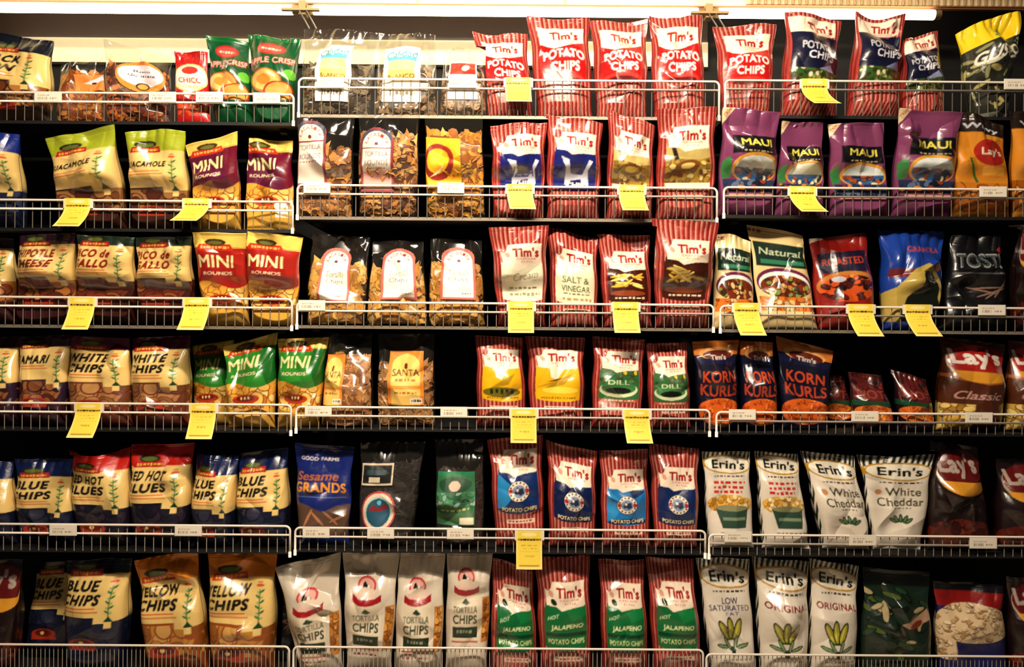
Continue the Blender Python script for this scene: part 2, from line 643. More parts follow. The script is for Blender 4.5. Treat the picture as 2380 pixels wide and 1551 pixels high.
def island_(seed=0, shift=0, pict=0):
    """purple bag with black name box and round landscape"""
    c = Cv('7a3a60')
    s = shift
    c.poly([(.02, .80), (.14, .84), (.3, .97), (.2, 1.0), (.02, .92)], 'f1dcae', lab=True)
    c.text('Thin', .16, .905, .16, .04, 'c0402c', 1.5, rot=.9)
    c.rect(.22 + s, .52, .88 + s, .70, '0d0a12', True)
    c.text('MAUI', .56 + s, .63, .46, .075, 'e8dc58', 1.2)
    c.marks(.36 + s, .535, .80 + s, .55, 'b8a880', 7, 3)
    c.ell(.57 + s, .40, .34, .13, 'd99a2e')
    m = c.ell(.57 + s, .39, .30, .112, 'dfe9e8')
    c.food(m & (c.Y < .40), ['2e5e96', 'a6502a', 'e8d8b4', '1d3050'], 22, .06, seed + 5, '20202a')
    c.poly([(.06, .44), (.2, .50), (.24, .32), (.1, .3)], '2d7a3c')
    c.food((c.Y < .3) & (c.Y > .17) & (c.X > .12) & (c.X < .95), ['203050', '8a3a20', 'c8803a', '101830', '5a6a8a'], 30, .07, seed, '120a14')
    c.rect(.2, .14, .85, .155, 'd9a98a')
    return c


@design
def erin(kind='popcorn', seed=0, shift=0):
    return erin_(kind, seed, shift).up({'popcorn': .07, 'cheddar': .03}.get(kind, .05))


def erin_(kind='popcorn', seed=0, shift=0):
    """white bag with slanted black stripes on top and gold ringed oval"""
    c = Cv('e6dccb')
    s = shift
    t = (c.Y > .84) | (c.X < .07)
    ph = ((c.X * 13 - c.Y * 6) % 1)
    c.put(t, 'ece5d6')
    c.put(t & (ph < .55), '16241d')
    c.rect(-1, .77, .2, .85, 'b98a1c')
    c.ell(.52 + s, .80, .44, .098, 'b98a1c', -.05)
    c.ell(.52 + s, .80, .41, .082, 'f3ecd9', -.05, lab=True)
    c.text("Erin's", .53 + s, .80, .56, .095, '11140f', 1.8, rot=-.05)
    c.marks(.26 + s, .672, .80 + s, .69, '3a3530', 9, 1)
    if kind == 'popcorn':
        for k in range(3):
            c.marks(.24 + s, .60 - k * .048, .80 + s - .04 * k, .635 - k * .048, 'cf3322', 6, k)
        m = (((c.X - .5 - s) / .40) ** 2 + ((c.Y - .40) / .095) ** 2 < 1)
        c.food(m, ['e6b24c', 'f6dc92', 'c98a2a', 'fff0c0'], 60, .05, seed + 1, '9a6218', .9)
        c.poly([(.26 + s, .36), (.80 + s, .36), (.74 + s, .16), (.34 + s, .16)], '2f4a3c')
        c.ell(.53 + s, .36, .27, .03, '8a8a62')
        c.rect(.36 + s, .24, .74 + s, .27, '7d8f70')
    elif kind == 'cheddar':
        c.text('White', .56 + s, .585, .46, .085, '3c3a26', 1.2)
        c.text('Cheddar', .52 + s, .48, .62, .085, '4a4630', 1.6)
        c.ell(.24 + s, .58, .05, .03, 'c98a5a')
        c.marks(.42 + s, .405, .66 + s, .42, '4a4a40', 4, 3)
        for k, a in enumerate((-1.1, -.55, 0, .55, 1.1)):
            c.ell(.52 + s + .12 * math.sin(a), .27 + .04 * math.cos(a), .03, .045, '24402c', -a * .8)
            c.ell(.52 + s + .12 * math.sin(a), .27 + .04 * math.cos(a), .012, .03, '5c7a4c', -a * .8)
    else:
        if kind == 'low':
            c.text('LOW', .52 + s, .605, .26, .055, '2a2a6a', 1.6)
            c.text('SATURATED', .50 + s, .545, .66, .05, '22225e', 1.6)
            c.text('FAT', .54 + s, .495, .22, .03, '4a4a86', 1.4)
        else:
            c.text('ORIGINAL', .52 + s, .58, .70, .055, '8a1c1c', 2.6)
        for k, a in enumerate((-.75, -.1, .6)):
            x, y = .50 + s + .17 * math.sin(a), .32 + .05 * math.cos(a)
            c.ell(x, y, .062, .105, '22341e', -a * .7)
            c.ell(x, y, .042, .088, 'a9a02c', -a * .7)
            c.ell(x - .012, y, .014, .07, 'd6cc5c', -a * .7)
        for a in (-1.35, -.5, .35, 1.2):
            x, y = .50 + s + .17 * math.sin(a), .22 + .03 * math.cos(a)
            c.ell(x, y, .11, .018, '22341e', 1.57 - a)
            c.ell(x, y, .085, .009, '7f9c6c', 1.57 - a)
        c.rect(.47 + s, .15, .53 + s, .22, '22341e')
    c.marks(.3 + s, .11, .8 + s, .125, '6a5a4a', 8, 6)
    return c


@design
def restaurant(seed=0, shift=0):
    return restaurant_(seed, shift).up({0: .03, 1: .07, 2: .06, 3: .13}[seed % 4])


def restaurant_(seed=0, shift=0):
    """off-white paper tortilla chip bag with red ribbon"""
    c = Cv('ded2bf')
    s = shift
    c.rect(.76, .14, .93, .50, 'c07a2c')
    c.food((c.X > .77) & (c.X < .92) & (c.Y > .15) & (c.Y < .49), ['c8822e', 'e6a850', '9a5a1c'], 20, .06, seed, '6a3410')
    c.rect(.2 + s, .13, .70 + s, .55, 'e7d9bd', True)
    c.ell(.46 + s, .66, .15, .075, 'c83a3e')
    c.ell(.46 + s, .66, .12, .055, 'e9b0a4')
    c.poly([(.38 + s, .62), (.40 + s, .675), (.43 + s, .69), (.46 + s, .665), (.50 + s, .67), (.53 + s, .64), (.50 + s, .62), (.46 + s, .64), (.42 + s, .615)], '17130f')
    c.ell(.49 + s, .648, .022, .02, 'f4ead6')
    c.poly([(.24 + s, .60), (.34 + s, .565), (.46 + s, .555), (.60 + s, .565), (.70 + s, .60), (.70 + s, .54), (.58 + s, .515), (.46 + s, .505), (.34 + s, .515), (.24 + s, .54)],
           'a31622')
    c.ell(.46 + s, .59, .16, .03, 'efc4b4')
    c.ell(.46 + s, .615, .15, .03, 'e6d2bc')
    c.poly([(.40 + s, .455), (.46 + s, .49), (.54 + s, .455), (.48 + s, .44)], '24412c')
    c.text('TORTILLA', .46 + s, .405, .42, .055, '57604a', 1)
    c.text('CHIPS', .46 + s, .325, .42, .075, '33402e', 2)
    c.rect(.24 + s, .175, .68 + s, .265, '20301f')
    c.marks(.32 + s, .21, .60 + s, .24, '9aa588', 5, 3)
    c.rect(.22 + s, .135, .70 + s, .150, 'b84a3e')
    c.marks(.24 + s, .085, .68 + s, .108, '8f2030', 6, 3)
    return c


@design
def kurls(seed=0, shift=0):
    return kurls_(seed, shift).up(.04)


def kurls_(seed=0, shift=0):
    c = Cv('0b0d22')
    s = shift
    c.rect(-1, .80, 2, 2, 'c8702a')
    c.ell(.5, .82, .32, .07, 'e0a060')
    c.ell(.52, .80, .26, .055, '5a1f12')
    c.put((c.Y < .80 - .05 * np.sin(c.X * 3.1)) & (c.Y > .70), '0e1238')
    c.text("Tim's", .52, .775, .28, .055, 'cfc8c0', 2)
    c.text('KORN', .50 + s, .56, .62, .13, 'c4441f', 1.3)
    c.text('KURLS', .50 + s, .42, .70, .13, 'b03a1c', 1.3, arch=-.02)
    m = ((c.X - .5) / .46) ** 2 + ((c.Y - .17) / .15) ** 2 < 1
    c.food(m, ['d8601c', 'ee8434', 'b8400e'], 40, .06, seed, '6a1c08', .5)
    c.lab |= (c.Y < .66) & (c.Y > .34) & (abs(c.X - .5) < .4)
    return c


@design
def curls(seed=0):
    c = Cv('231018')
    c.food((c.Y > .52) & (c.X > .1) & (c.X < .9), ['5a1c1c', '301018', '7a2c1c', '1c0c14'], 30, .08, seed, '14080c')
    c.text('HOT', .5, .64, .6, .14, '8c3a2c', 1.4, shear=.2)
    c.rect(.0, .44, 1, .52, '12482c')
    m = ((c.X - .5) / .45) ** 2 + ((c.Y - .3) / .15) ** 2 < 1
    c.food(m, ['e0701e', 'f49a3c', 'b84a10'], 36, .08, seed + 1, '6a1c08', .4)
    return c


@design
def ribbon(kind='classic', seed=0):
    """potato chip bag with big white script on a red ribbon over a golden disc"""
    if kind == 'bbq':
        c = Cv('d98a26')
        c.rect(-1, .84, 2, 2, '20140e')
        c.text('Wavy', .5, .88, .56, .06, 'c8ccd8', 1.6, arch=.01)
        c.ell(.62, .66, .25, .13, 'a82018', lab=True)
        c.text("Lay's", .63, .66, .32, .09, 'f3e4cc', 1.6)
        c.rect(.5, .44, .82, .52, 'f0a83c')
        c.put((np.abs(c.X - .33 - .5 * (.55 - c.Y)) < .02) & (c.Y < .6) & (c.Y > .35), '2f6a2a')
        c.food((c.Y < .36) & (c.Y > .06), ['c9781e', 'e8a444', 'a85a14'], 26, .13, seed, '7a3a0c')
        return c
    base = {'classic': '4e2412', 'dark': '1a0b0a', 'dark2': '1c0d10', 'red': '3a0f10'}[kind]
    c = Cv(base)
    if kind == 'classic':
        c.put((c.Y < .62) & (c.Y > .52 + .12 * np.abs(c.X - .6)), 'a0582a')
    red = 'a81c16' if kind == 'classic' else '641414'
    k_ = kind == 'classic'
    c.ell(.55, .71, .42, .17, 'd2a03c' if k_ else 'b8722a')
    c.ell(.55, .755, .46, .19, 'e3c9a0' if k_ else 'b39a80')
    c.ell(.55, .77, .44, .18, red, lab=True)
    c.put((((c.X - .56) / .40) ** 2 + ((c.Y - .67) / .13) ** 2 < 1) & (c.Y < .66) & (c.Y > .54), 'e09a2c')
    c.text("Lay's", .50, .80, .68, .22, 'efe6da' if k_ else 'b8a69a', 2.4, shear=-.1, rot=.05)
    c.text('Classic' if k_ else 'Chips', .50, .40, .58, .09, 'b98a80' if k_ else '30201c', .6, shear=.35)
    if kind == 'classic':
        c.food((c.Y < .30) & (c.X < .45), ['c9a045', 'e8c870', 'a87828'], 20, .1, seed, '5a3a0c')
    else:
        c.food(((c.X - .5) / .5) ** 2 + ((c.Y - .17) / .14) ** 2 < 1, ['5a1a10', '7a2a14', '3a0e0a'], 24, .1, seed, '1c0806')
    return c


@design
def trail(kind='natural', seed=0):
    return trail_(kind, seed).up({'natural': .06, 'red': .08, 'mountain': .02, 'tosti': .09, 'sesame': .06, 'peanut': .09}.get(kind, 0))


def trail_(kind='natural', seed=0):
    if kind == 'natural':
        c = Cv('e9cf90')
        c.rect(.12, .56, .92, .80, '12291f', True)
        c.text('Natural', .52, .71, .64, .07, 'b9c8a4', .8, shear=.2)
        c.rect(.2, .59, .86, .63, '2e7a58')
        c.ell(.52, .40, .42, .155, '6a1c4a')
        c.ell(.52, .385, .38, .135, 'e9f0ea')
        m = c.ell(.52, .36, .36, .12, '7a8a5a')
        c.food(m, ['7a2c16', 'c88a44', '3f2a14', '8a9a4a', 'e8c888'], 40, .06, seed, '20120a')
        c.food((c.Y < .26) & (c.Y > .12) & (c.X > .1) & (c.X < .95), ['e07a2a', 'e8c47c', 'a84a1c', 'f0d8a0'], 30, .07, seed + 2, '6a3410')
        c.marks(.04, .88, .3, .92, 'b34a34', 3, 2)
        return c
    if kind == 'red':
        c = Cv('8a1712')
        c.poly([(.0, .86), (.3, .90), (.3, .96), (.04, .92)], 'd8c8b0')
        c.rect(.14, .52, .86, .74, '1a1630', True)
        c.text('ROASTED', .5, .64, .60, .08, 'b83a24', 1.4)
        c.ell(.52, .38, .44, .15, 'c07a30')
        m = c.ell(.52, .35, .40, .14, '3a1410')
        c.food(m, ['d8541c', '6a1c10', '2a1010', 'e88a3c', '4a1410'], 36, .07, seed, '180806')
        c.ell(.4, .45, .1, .03, 'c8ccd8')
        return c
    if kind == 'mountain':
        c = Cv('173a94')
        c.text('GRANOLA', .60, .78, .5, .06, 'c04a20', 1.2)
        c.rect(.1, .50, .42, .58, '6a1c20')
        c.poly([(.0, .06), (.0, .34), (.2, .40), (.42, .58), (.62, .64), (.78, .54), (.95, .4), (1, .06)], 'b8a04c', True)
        c.poly([(.22, .06), (.35, .3), (.5, .40), (.55, .56), (.68, .56), (.8, .44), (.8, .3), (.98, .06)], '10160f')
        c.ell(.78, .60, .05, .035, 'd0742a')
        return c
    if kind == 'tosti':
        c = Cv('0b0c10')
        c.text('TOSTI', .50, .64, .70, .16, '98a0a0', 1.4)
        c.text('TOSTI', .50, .64, .66, .13, '3c4446', .6)
        c.poly([(.82, .76), (.89, .80), (.95, .76), (.89, .71)], 'b02a2c', True)
        c.poly([(.1, .5), (.9, .5), (.9, .51), (.1, .51)], '5a5a5a')
        for k in range(5):
            c.ell(.55 + .06 * k, .33 + .03 * math.sin(k * 2), .2, .008, '8a6a5a', -.3 + .35 * k)
        return c
    if kind == 'veggie':
        c = Cv('101c16')
        c.food((c.Y > .2) & (c.Y < .85), ['16281c', '22402a', 'b8a87a', '0c1410', '4a5c26', '38502a'], 34, .13, seed, '080c0a', .35)
        c.poly([(.5, .52), (.9, .66), (.95, .56), (.6, .48)], 'c8a080', True)
        c.ell(.7, .52, .1, .03, '8a2c18', .5)
        return c
    if kind == 'peanut':
        c = Cv('1c1c50')
        c.rect(-1, .80, 2, 2, '141018')
        c.rect(-1, .66, 2, .82, '8a1512')
        m = (((c.X - .5) / .5) ** 2 + ((c.Y - .5) / .2) ** 2 < 1) | ((c.X < .25) & (c.Y < .5) & (c.Y > .12))
        c.food(m, ['e0c49a', 'f2deba', 'b8925c', 'd0ac78'], 150, .045, seed, '5a3a20', .6)
        c.lab |= m
        return c
    if kind == 'sesame':
        c = Cv('14246e')
        c.text('GOOD FARMS', .44, .80, .54, .035, 'e0d8d0', 1)
        c.text('Sesame', .42, .63, .62, .085, 'b8642c', 1, shear=.25)
        c.text('GRANDS', .46, .52, .78, .10, 'e8962a', 2.2)
        c.rect(.1, .42, .85, .43, '4a62a8')
        c.poly([(.06, .38), (.3, .34), (.5, .28), (.7, .34), (.95, .36), (.95, .04), (.08, .04)], '5c4436', True)
        for k, (x, a) in enumerate(((.28, 1.1), (.42, -.9), (.62, -.8), (.74, .5))):
            c.ell(x, .22, .16, .012, 'b87a52', a)
        return c
    if kind == 'lime':
        c = Cv('8a8c80')
        c.rect(-1, .76, 2, 2, 'f4d212')
        c.food((c.Y < .76) & (c.Y > .05), ['2a2c22', 'd8d6b8', '8f9060', '15170f', 'b9ae6a'], 46, .12, seed, '10120c', .3)
        c.poly([(.4, .80), (.6, .90), (.7, .80), (.55, .76)], '0f7a34')
        c.text('GUSTO', .5, .62, .7, .12, 'f2eedc', 2, shear=.2)
        c.lab |= c.Y > .76
        return c
    if kind == 'blackcorn':
        return corn('0c1420', ('BLACK', 'BEAN'), low='2a1a14', seed=seed)


@design
def apple(seed=0):
    return apple_(seed).up(.11)


def apple_(seed=0):
    c = Cv('0b4a26')
    c.rect(-1, .84, 2, .93, '12682f')
    c.ell(.48, .72, .22, .075, 'c81c24', lab=True)
    c.ell(.48, .72, .19, .058, 'e2443c')
    c.marks(.34, .70, .62, .735, 'f4d0b8', 6, 2)
    c.text('APPLE CRISP', .5, .57, .86, .085, 'c42c2c', 3, rot=.06)
    c.text('APPLE CRISP', .5, .57, .82, .07, 'f4b0a4', 1.2, rot=.06)
    c.ell(.42, .34, .28, .13, 'b9641e')
    c.ell(.42, .345, .25, .11, 'e8b060')
    c.ell(.40, .35, .12, .055, 'c88434')
    c.ell(.66, .22, .28, .12, '9a3416')
    c.ell(.66, .225, .24, .10, 'dc9848')
    c.ell(.84, .42, .12, .06, '5fae32')
    c.rect(-1, -1, 2, .14, '0b4a26')
    return c


@design
def chico(seed=0):
    c = Cv('b81c1c')
    c.ell(.5, .62, .44, .20, 'f2d27a')
    c.ell(.5, .62, .40, .18, 'f7ecd8', lab=True)
    c.ell(.5, .72, .2, .06, 'd8342a')
    c.text('CHICO', .5, .58, .52, .07, 'b82a22', 2)
    c.text('CHICHARRON', .5, .49, .6, .06, '9aa03a', 1)
    c.text('CHILE', .5, .34, .5, .07, 'e03a2c', 2)
    c.food((c.Y < .27) & (c.Y > .1), ['d84a2a', 'f0a060', 'a82018'], 24, .08, seed)
    return c


def paper(kind, seed=0):
    """small paper labels of the clear bags"""
    c = Cv('fbf4e4', 90, 150)
    if kind == 'beach':
        c.rect(0, .62, 1, 1, 'fbf6e8')
        c.text('Calidad', .5, .86, .86, .13, '3a94a8', 1, shear=.2)
        c.rect(.1, .74, .9, .80, '5cb6d4')
        c.rect(.14, .5, .86, .74, 'f0e68e')
        c.rect(.14, .38, .86, .54, 'eec86a')
        c.text('BLANCO', .5, .44, .7, .07, '5a3418', 1.6)
        c.marks(.2, .1, .85, .2, '6a604a', 8, 4)
    elif kind == 'redtop':
        c.rect(.04, .62, .96, .96, 'c4301c')
        c.ell(.6, .78, .14, .08, 'f8e4c4')
        c.marks(.15, .35, .85, .42, 'd09080', 6, 2)
    elif kind in ('arch', 'archwhite'):
        base = 'eadccb' if kind == 'arch' else 'fff4e6'
        rim = '8a2c34' if kind == 'arch' else 'd8685c'
        c.put(np.ones_like(c.lab), rim)
        if kind == 'arch':
            c.rect(.06, .6, .94, .97, '3a3a4c')
        m = ((c.Y < .72) | (((c.X - .5) / .42) ** 2 + ((c.Y - .72) / .22) ** 2 < 1)) & (c.X > .08) & (c.X < .92) & (c.Y > .04)
        c.put(m, base)
        for k, ch in enumerate('LACASITA'):
            a = -1.15 + 2.3 * k / 7
            c.text(ch, .5 + .33 * math.sin(a), .69 + .20 * math.cos(a), .09, .06, '9a2c24', 1.5, rot=-a)
        c.ell(.5, .74, .06, .03, '6a2a20')
        if kind == 'arch':
            c.rect(.08, .66, .92, .68, rim)
            c.text('TORTILLA', .5, .58, .7, .09, '7f7684', .8)
            c.text('ROUNDS', .5, .44, .7, .09, '7b727c', 1)
            c.rect(.08, .05, .92, .32, 'd8a094' if seed else base)
            c.marks(.2, .34, .8, .37, '9a5a54', 6, 3)
        else:
            c.text('Tortilla', .5, .50, .6, .11, '8a8a62', .4, shear=.1)
            c.text('Chips', .5, .36, .56, .11, '7e7e5a', .4, shear=.1)
            c.marks(.6, .09, .9, .12, '8a8070', 4, 3)
    elif kind == 'ring':
        c.put(np.ones_like(c.lab), 'f6b21c')
        c.ell(.45, .52, .40, .36, '8c1c10')
        c.ell(.45, .54, .28, .25, 'f6b21c')
        c.poly([(.2, .2), (.3, .24), (.6, .42), (.5, .3)], 'ffe9a8')
    elif kind == 'santa':
        c.put(np.ones_like(c.lab), 'e8862a')
        m = ((c.Y < .74) | (((c.X - .5) / .40) ** 2 + ((c.Y - .74) / .2) ** 2 < 1)) & (c.X > .1) & (c.X < .9)
        c.put(m, 'f2c765')
        c.ell(.5, .72, .05, .06, '6a1c10')
        c.text('SANTA', .5, .60, .76, .13, '5a3414', 1.2)
        c.marks(.22, .43, .8, .49, 'a8702c', 5, 3)
        c.rect(.1, .30, .9, .36, 'e8922c')
        c.marks(.2, .2, .8, .25, 'a86a2c', 6, 2)
        c.rect(.62, .03, .95, .13, 'f8efd8')
        c.marks(.66, .05, .92, .11, '3a2a1c', 6, 1)
    elif kind == 'frame':
        c.put(np.ones_like(c.lab), 'd8cab0')
        c.rect(.05, .09, .95, .91, '0c0f10')
        c.rect(.2, .5, .8, .7, '1c3a42')
        c.rect(.28, .14, .62, .38, 'efe0c0')
    elif kind == 'emblem':
        c.put(np.ones_like(c.lab), '0e3a4c')
        c.ell(.5, .5, .5, .5, 'b83a34')
        c.ell(.5, .5, .45, .45, 'ecd0b8')
        c.ell(.5, .5, .37, .37, 'a8d0c8')
        c.ell(.5, .48, .34, .34, '14506a')
        c.poly([(.2, .55), (.35, .68), (.5, .6), (.68, .7), (.8, .56), (.5, .5)], '7a1c24')
        c.ell(.52, .72, .06, .06, '6ac0dc')
        c.food(c.Y < .4, ['14506a', '0c2c40', '2a7a8a'], 20, .1, 3, '0a1c28') if False else None
    elif kind == 'green':
        c.put(np.ones_like(c.lab), '2c6a44')
        c.rect(.0, .92, 1, 1, '0f7a4a')
        c.ell(.5, .76, .42, .14, '1c4a30')
        c.ell(.5, .74, .14, .09, 'd8b8a4')
        c.food((c.Y < .62) & (c.Y > .36), ['4a8a60', '78a890', '2c6a44', '9ab8a8'], 24, .12, 4, '1d4a30')
        c.marks(.15, .27, .85, .31, 'c8c070', 6, 2)
        c.rect(.0, .06, 1, .24, '3f6a40')
        c.rect(.62, .02, .98, .15, 'f0e6c8')
    elif kind == 'rosa':
        c.put(np.ones_like(c.lab), 'e88a2c')
        c.ell(.5, .55, .46, .34, 'f4eef6')
        c.text('Rosa', .5, .68, .4, .09, '2a2040', 1.4)
        c.text('de maiz', .5, .55, .6, .09, '3a2c50', 1.2)
        c.ell(.5, .2, .14, .13, '2a140c')
        c.ell(.5, .2, .10, .09, 'f0a040')
    elif kind == 'rosa2':
        c.put(np.ones_like(c.lab), 'e58a3a')
        c.poly([(.2, .55), (.8, .95), (.95, .7), (.4, .45)], 'e4dcec')
        c.ell(.5, .5, .08, .06, '2a140c')
    elif kind == 'tag':
        c.put(np.ones_like(c.lab), 'f8dc4c')
        c.rect(0, 0, 1, .06, 'fae98a')
        for x0 in (0, .94):
            c.rect(x0, 0, x0 + .06, 1, 'fae880')
        c.rect(.12, .075, .88, .105, '9a6a10')
        c.rect(.10, .735, .90, .790, 'c89a1c')
        c.marks(.06, .735, .96, .79, '3a2608', 8, seed)
        c.ell(.5, .90, .3, .05, 'fdf2a8')
        c.marks(.2, .60, .85, .625, 'cfa61c', 4, seed + 1)
        c.marks(.28, .52, .80, .545, 'cfa61c', 4, seed + 2)
        c.marks(.15, .45, .88, .46, 'd8b428', 9, seed + 3)
        c.marks(.34, .30, .70, .36, 'c8a41c', 4, seed + 4)
    elif kind == 'price':
        c = Cv('f4ecda', 120, 50)
        c.marks(.12, .62, .6, .74, 'c0a890', 5, seed)
        for k in range(7):
            c.rect(.12 + k * .055, .2, .12 + k * .055 + random.Random(seed * 9 + k).uniform(.012, .035), .5, '7a6248')
        c.marks(.58, .25, .86, .45, 'a89c7c', 3, seed + 2)
    return c


# ------------------------------------------------------------------ bags
def smooth(t):
    t = np.clip(t, 0, 1)
    return t * t * (3 - 2 * t)


class Surf:
    """film surface of a filled bag: front(u, v) -> points; u, v arrays 0..1"""

    def __init__(s, q, zb, Yb, Yt, T, n, seed, crump, yaw, pinch, wave, slack):
        s.q, s.zb, s.Yb, s.Yt, s.T, s.n, s.yaw, s.pinch, s.slack = q, zb, Yb, Yt, T, n, yaw, pinch, slack
        r = np.random.RandomState(seed)
        s.wave = wave
        s.left = None
        s.ph = r.uniform(0, 6.28, 6)
        TL, TR, BR, BL = [P(p[0], p[1], Yt if i < 2 else Yb) for i, p in enumerate(q)]
        BL.z = BR.z = zb
        s.c = [np.array(k) for k in (TL, TR, BR, BL)]
        s.W = .5 * ((TR - TL).length + (BR - BL).length)
        s.H = .5 * ((TR.z - zb) + (TL.z - zb))
        # arc-length table of the half super-ellipse
        th = np.linspace(math.pi, 0, 200)
        cx = np.sign(np.cos(th)) * np.abs(np.cos(th)) ** (2 / n)
        cy = np.abs(np.sin(th)) ** (2 / n)
        a = 2 * T / max(s.W, .01)
        L = np.concatenate([[0], np.cumsum(np.hypot(np.diff(cx), np.diff(cy) * a))])
        s.ut, s.cx, s.cy = L / L[-1], cx, cy
        # crease lines
        k = 16
        s.ang = r.uniform(0, math.pi, k)
        s.ctr = np.stack([r.uniform(0, s.W, k), r.uniform(.15, 1, k) * s.H], 1)
        s.amp = r.uniform(-1, 1, k) * crump
        s.sz = r.uniform(.02, .07, k)
        s.npl = r.randint(4, 8)
        s.plph = r.uniform(0, 6.28)
        s.crump = crump

    def th(s, v):
        b = np.clip(v / .14, 0, 1) ** .5
        t = smooth((1 - v) / s.slack) ** .8
        return b * t

    def at(s, u, v, front=True, out=0.0, shrink=1.0):
        u, v = np.broadcast_arrays(np.asarray(u, float), np.asarray(v, float))
        x = np.interp(u, s.ut, s.cx)
        y = np.interp(u, s.ut, s.cy)
        th = s.th(v)
        pinch = 1 - s.pinch * np.exp(-((v - .72) / .16) ** 2) - .5 * s.pinch * smooth(v / .1) * (1 - smooth((v - .2) / .3))
        a = .5 + .5 * x * pinch * shrink
        TL, TR, BR, BL = s.c
        pv = v[..., None]
        aa = a[..., None]
        bot = BL + (BR - BL) * aa
        top = TL + (TR - TL) * aa
        p = bot + (top - bot) * pv
        # top edge sag / wave
        dz = s.wave * np.sin(math.pi * a + s.ph[0] * .15) * v ** 5
        p[..., 2] += dz
        px, pz = a * s.W, v * s.H
        f = np.zeros_like(a)
        for i in range(len(s.ang)):
            dx, dz2 = px - s.ctr[i, 0], pz - s.ctr[i, 1]
            d = np.abs(dx * math.cos(s.ang[i]) + dz2 * math.sin(s.ang[i]))
            f += s.amp[i] * d * .62 * np.exp(-(dx * dx + dz2 * dz2) / (2 * s.sz[i] ** 2)) / s.sz[i] * .03
        ple = np.abs(np.sin(s.npl * math.pi * a + s.plph + 1.5 * np.sin(3 * v))) - .5       # pleats falling from the seal
        f += s.crump * .0055 * ple * np.exp(-((1 - v) / .15)) * smooth((1 - v) / .03 + .35)
        f += s.crump * .004 * np.sin(34 * pz + 8 * a + s.ph[1]) * smooth((v - .55) / .2) * np.sin(math.pi * a) ** .6
        depth = (s.T * th * y * shrink + .0012)
        edge = np.sin(math.pi * np.clip(u, 0.0, 1)) ** .5
        lx = (x * pinch) * s.W * .5 * shrink
        ly = depth + np.maximum(f * edge, -.75 * depth - .0035 * np.sin(math.pi * np.clip(u, 0, 1)) * smooth((1 - v) / .04)) + out
        if not front:
            ly = -depth - .006 * np.sin(math.pi * np.clip(u, 0, 1)) * smooth((1 - v) / .04)
        # turn about the bag's upright axis
        cyw, syw = math.cos(s.yaw), math.sin(s.yaw)
        ox = lx * (cyw - 1) + ly * syw * th
        oy = -(ly * cyw) + lx * syw * th
        p = p.copy()
        p[..., 0] += ox
        p[..., 1] += oy
        p[..., 1] += .007 * np.sin(2 * math.pi * (a * 1.2) + s.ph[2]) * v ** 6
        if s.left is not None:                                # pressed against the neighbouring bag
            zz, xx = s.left
            edge_x = np.interp(p[..., 2], zz, xx, left=-99, right=-99) + .002
            p[..., 0] = np.maximum(p[..., 0], edge_x)
        wz = smooth((s.zb + .150 - p[..., 2]) / .05)          # the film rests against the wire fence
        lim = .0105 - out
        p[..., 1] = np.where(p[..., 1] < lim, p[..., 1] + (lim - p[..., 1]) * wz * .98, p[..., 1])
        return p


def grid_faces(nu, nv):
    i = np.arange(nu - 1)[None, :] + np.arange(nv - 1)[:, None] * nu
    return np.stack([i, i + 1, i + nu + 1, i + nu], -1).reshape(-1, 4)


def grid_normals(p):
    du = np.gradient(p, axis=1)
    dv = np.gradient(p, axis=0)
    n = np.cross(du, dv)
    n /= np.linalg.norm(n, axis=-1, keepdims=True) + 1e-12
    return n


def submesh(name, P3, N3, C3, faces, keep, m, root):
    f = faces[keep]
    if len(f) == 0:
        return None
    idx, inv = np.unique(f.ravel(), return_inverse=True)
    return mesh_np(name, P3[idx], inv.reshape(-1, 4), m, root, None if C3 is None else C3[idx], N3[idx])


# px row of each deck's front edge, by section
DECK = {'L': (281, 531, 757, 998, 1280, 1578), 'C': (268, 506, 760, 999, 1282, 1582), 'R': (268, 501, 768, 1006, 1290, 1592)}
SECX = {'L': 340, 'C': 1190, 'R': 2000}


def deck_z(sec, row):
    return P(SECX[sec], DECK[sec][row - 1], 0).z


def base_setup(sec, row, q, Y, T, lean, seed, n, crump, yaw, pinch, wave, slack):
    zb = deck_z(sec, row) + .0015
    Yb = .016 + T + Y
    Yt = Yb + lean
    if row > 1:
        zc = deck_z(sec, row - 1) - .016
        ztop = max(P(q[0][0], q[0][1], Yt).z, P(q[1][0], q[1][1], Yt).z)
        if ztop > zc:
            if row in (2, 3):
                Yt = -.036
            else:
                q = [(x, min(max(y, 0), 1e9)) for x, y in q]
                lim = [P(x, y, Yt).z for x, y in q[:2]]
                q = [(q[k][0], q[k][1] + max(0, (lim[k] - zc) * 790)) for k in (0, 1)] + q[2:]
    S = Surf(q, zb, Yb, Yt, T, n, seed, crump, yaw, pinch, wave, slack)
    for (zz, xx, y0, t0) in PREV.get(row, []):
        if abs(y0 - Yb) < T + t0 - .006 and xx.max() > S.c[3][0] - .06:
            S.left = (zz, xx)
    uu, vv = np.linspace(0, 1, 40)[None, :], np.linspace(0, 1, 60)[:, None]
    both = np.concatenate([S.at(uu, vv), S.at(uu, vv, front=False)], 1)
    zb_, xb_ = both[..., 2].ravel(), both[..., 0].ravel()
    zz = np.linspace(zb_.min(), zb_.max(), 48)
    st = zz[1] - zz[0]
    xx = np.array([xb_[np.abs(zb_ - z) < st * 1.3].max() for z in zz])
    zz = np.concatenate([[zz[0] - .01], zz, [zz[-1] + .012]])
    xx = np.concatenate([[xx[0]], xx, [xx[-1]]])
    PREV.setdefault(row, []).append((zz, xx, Yb, T))
    return S


PREV = {}


def quadpts(q):
    return [(q[0], q[1]), (q[2], q[3]), (q[4], q[5]), (q[6], q[7])]


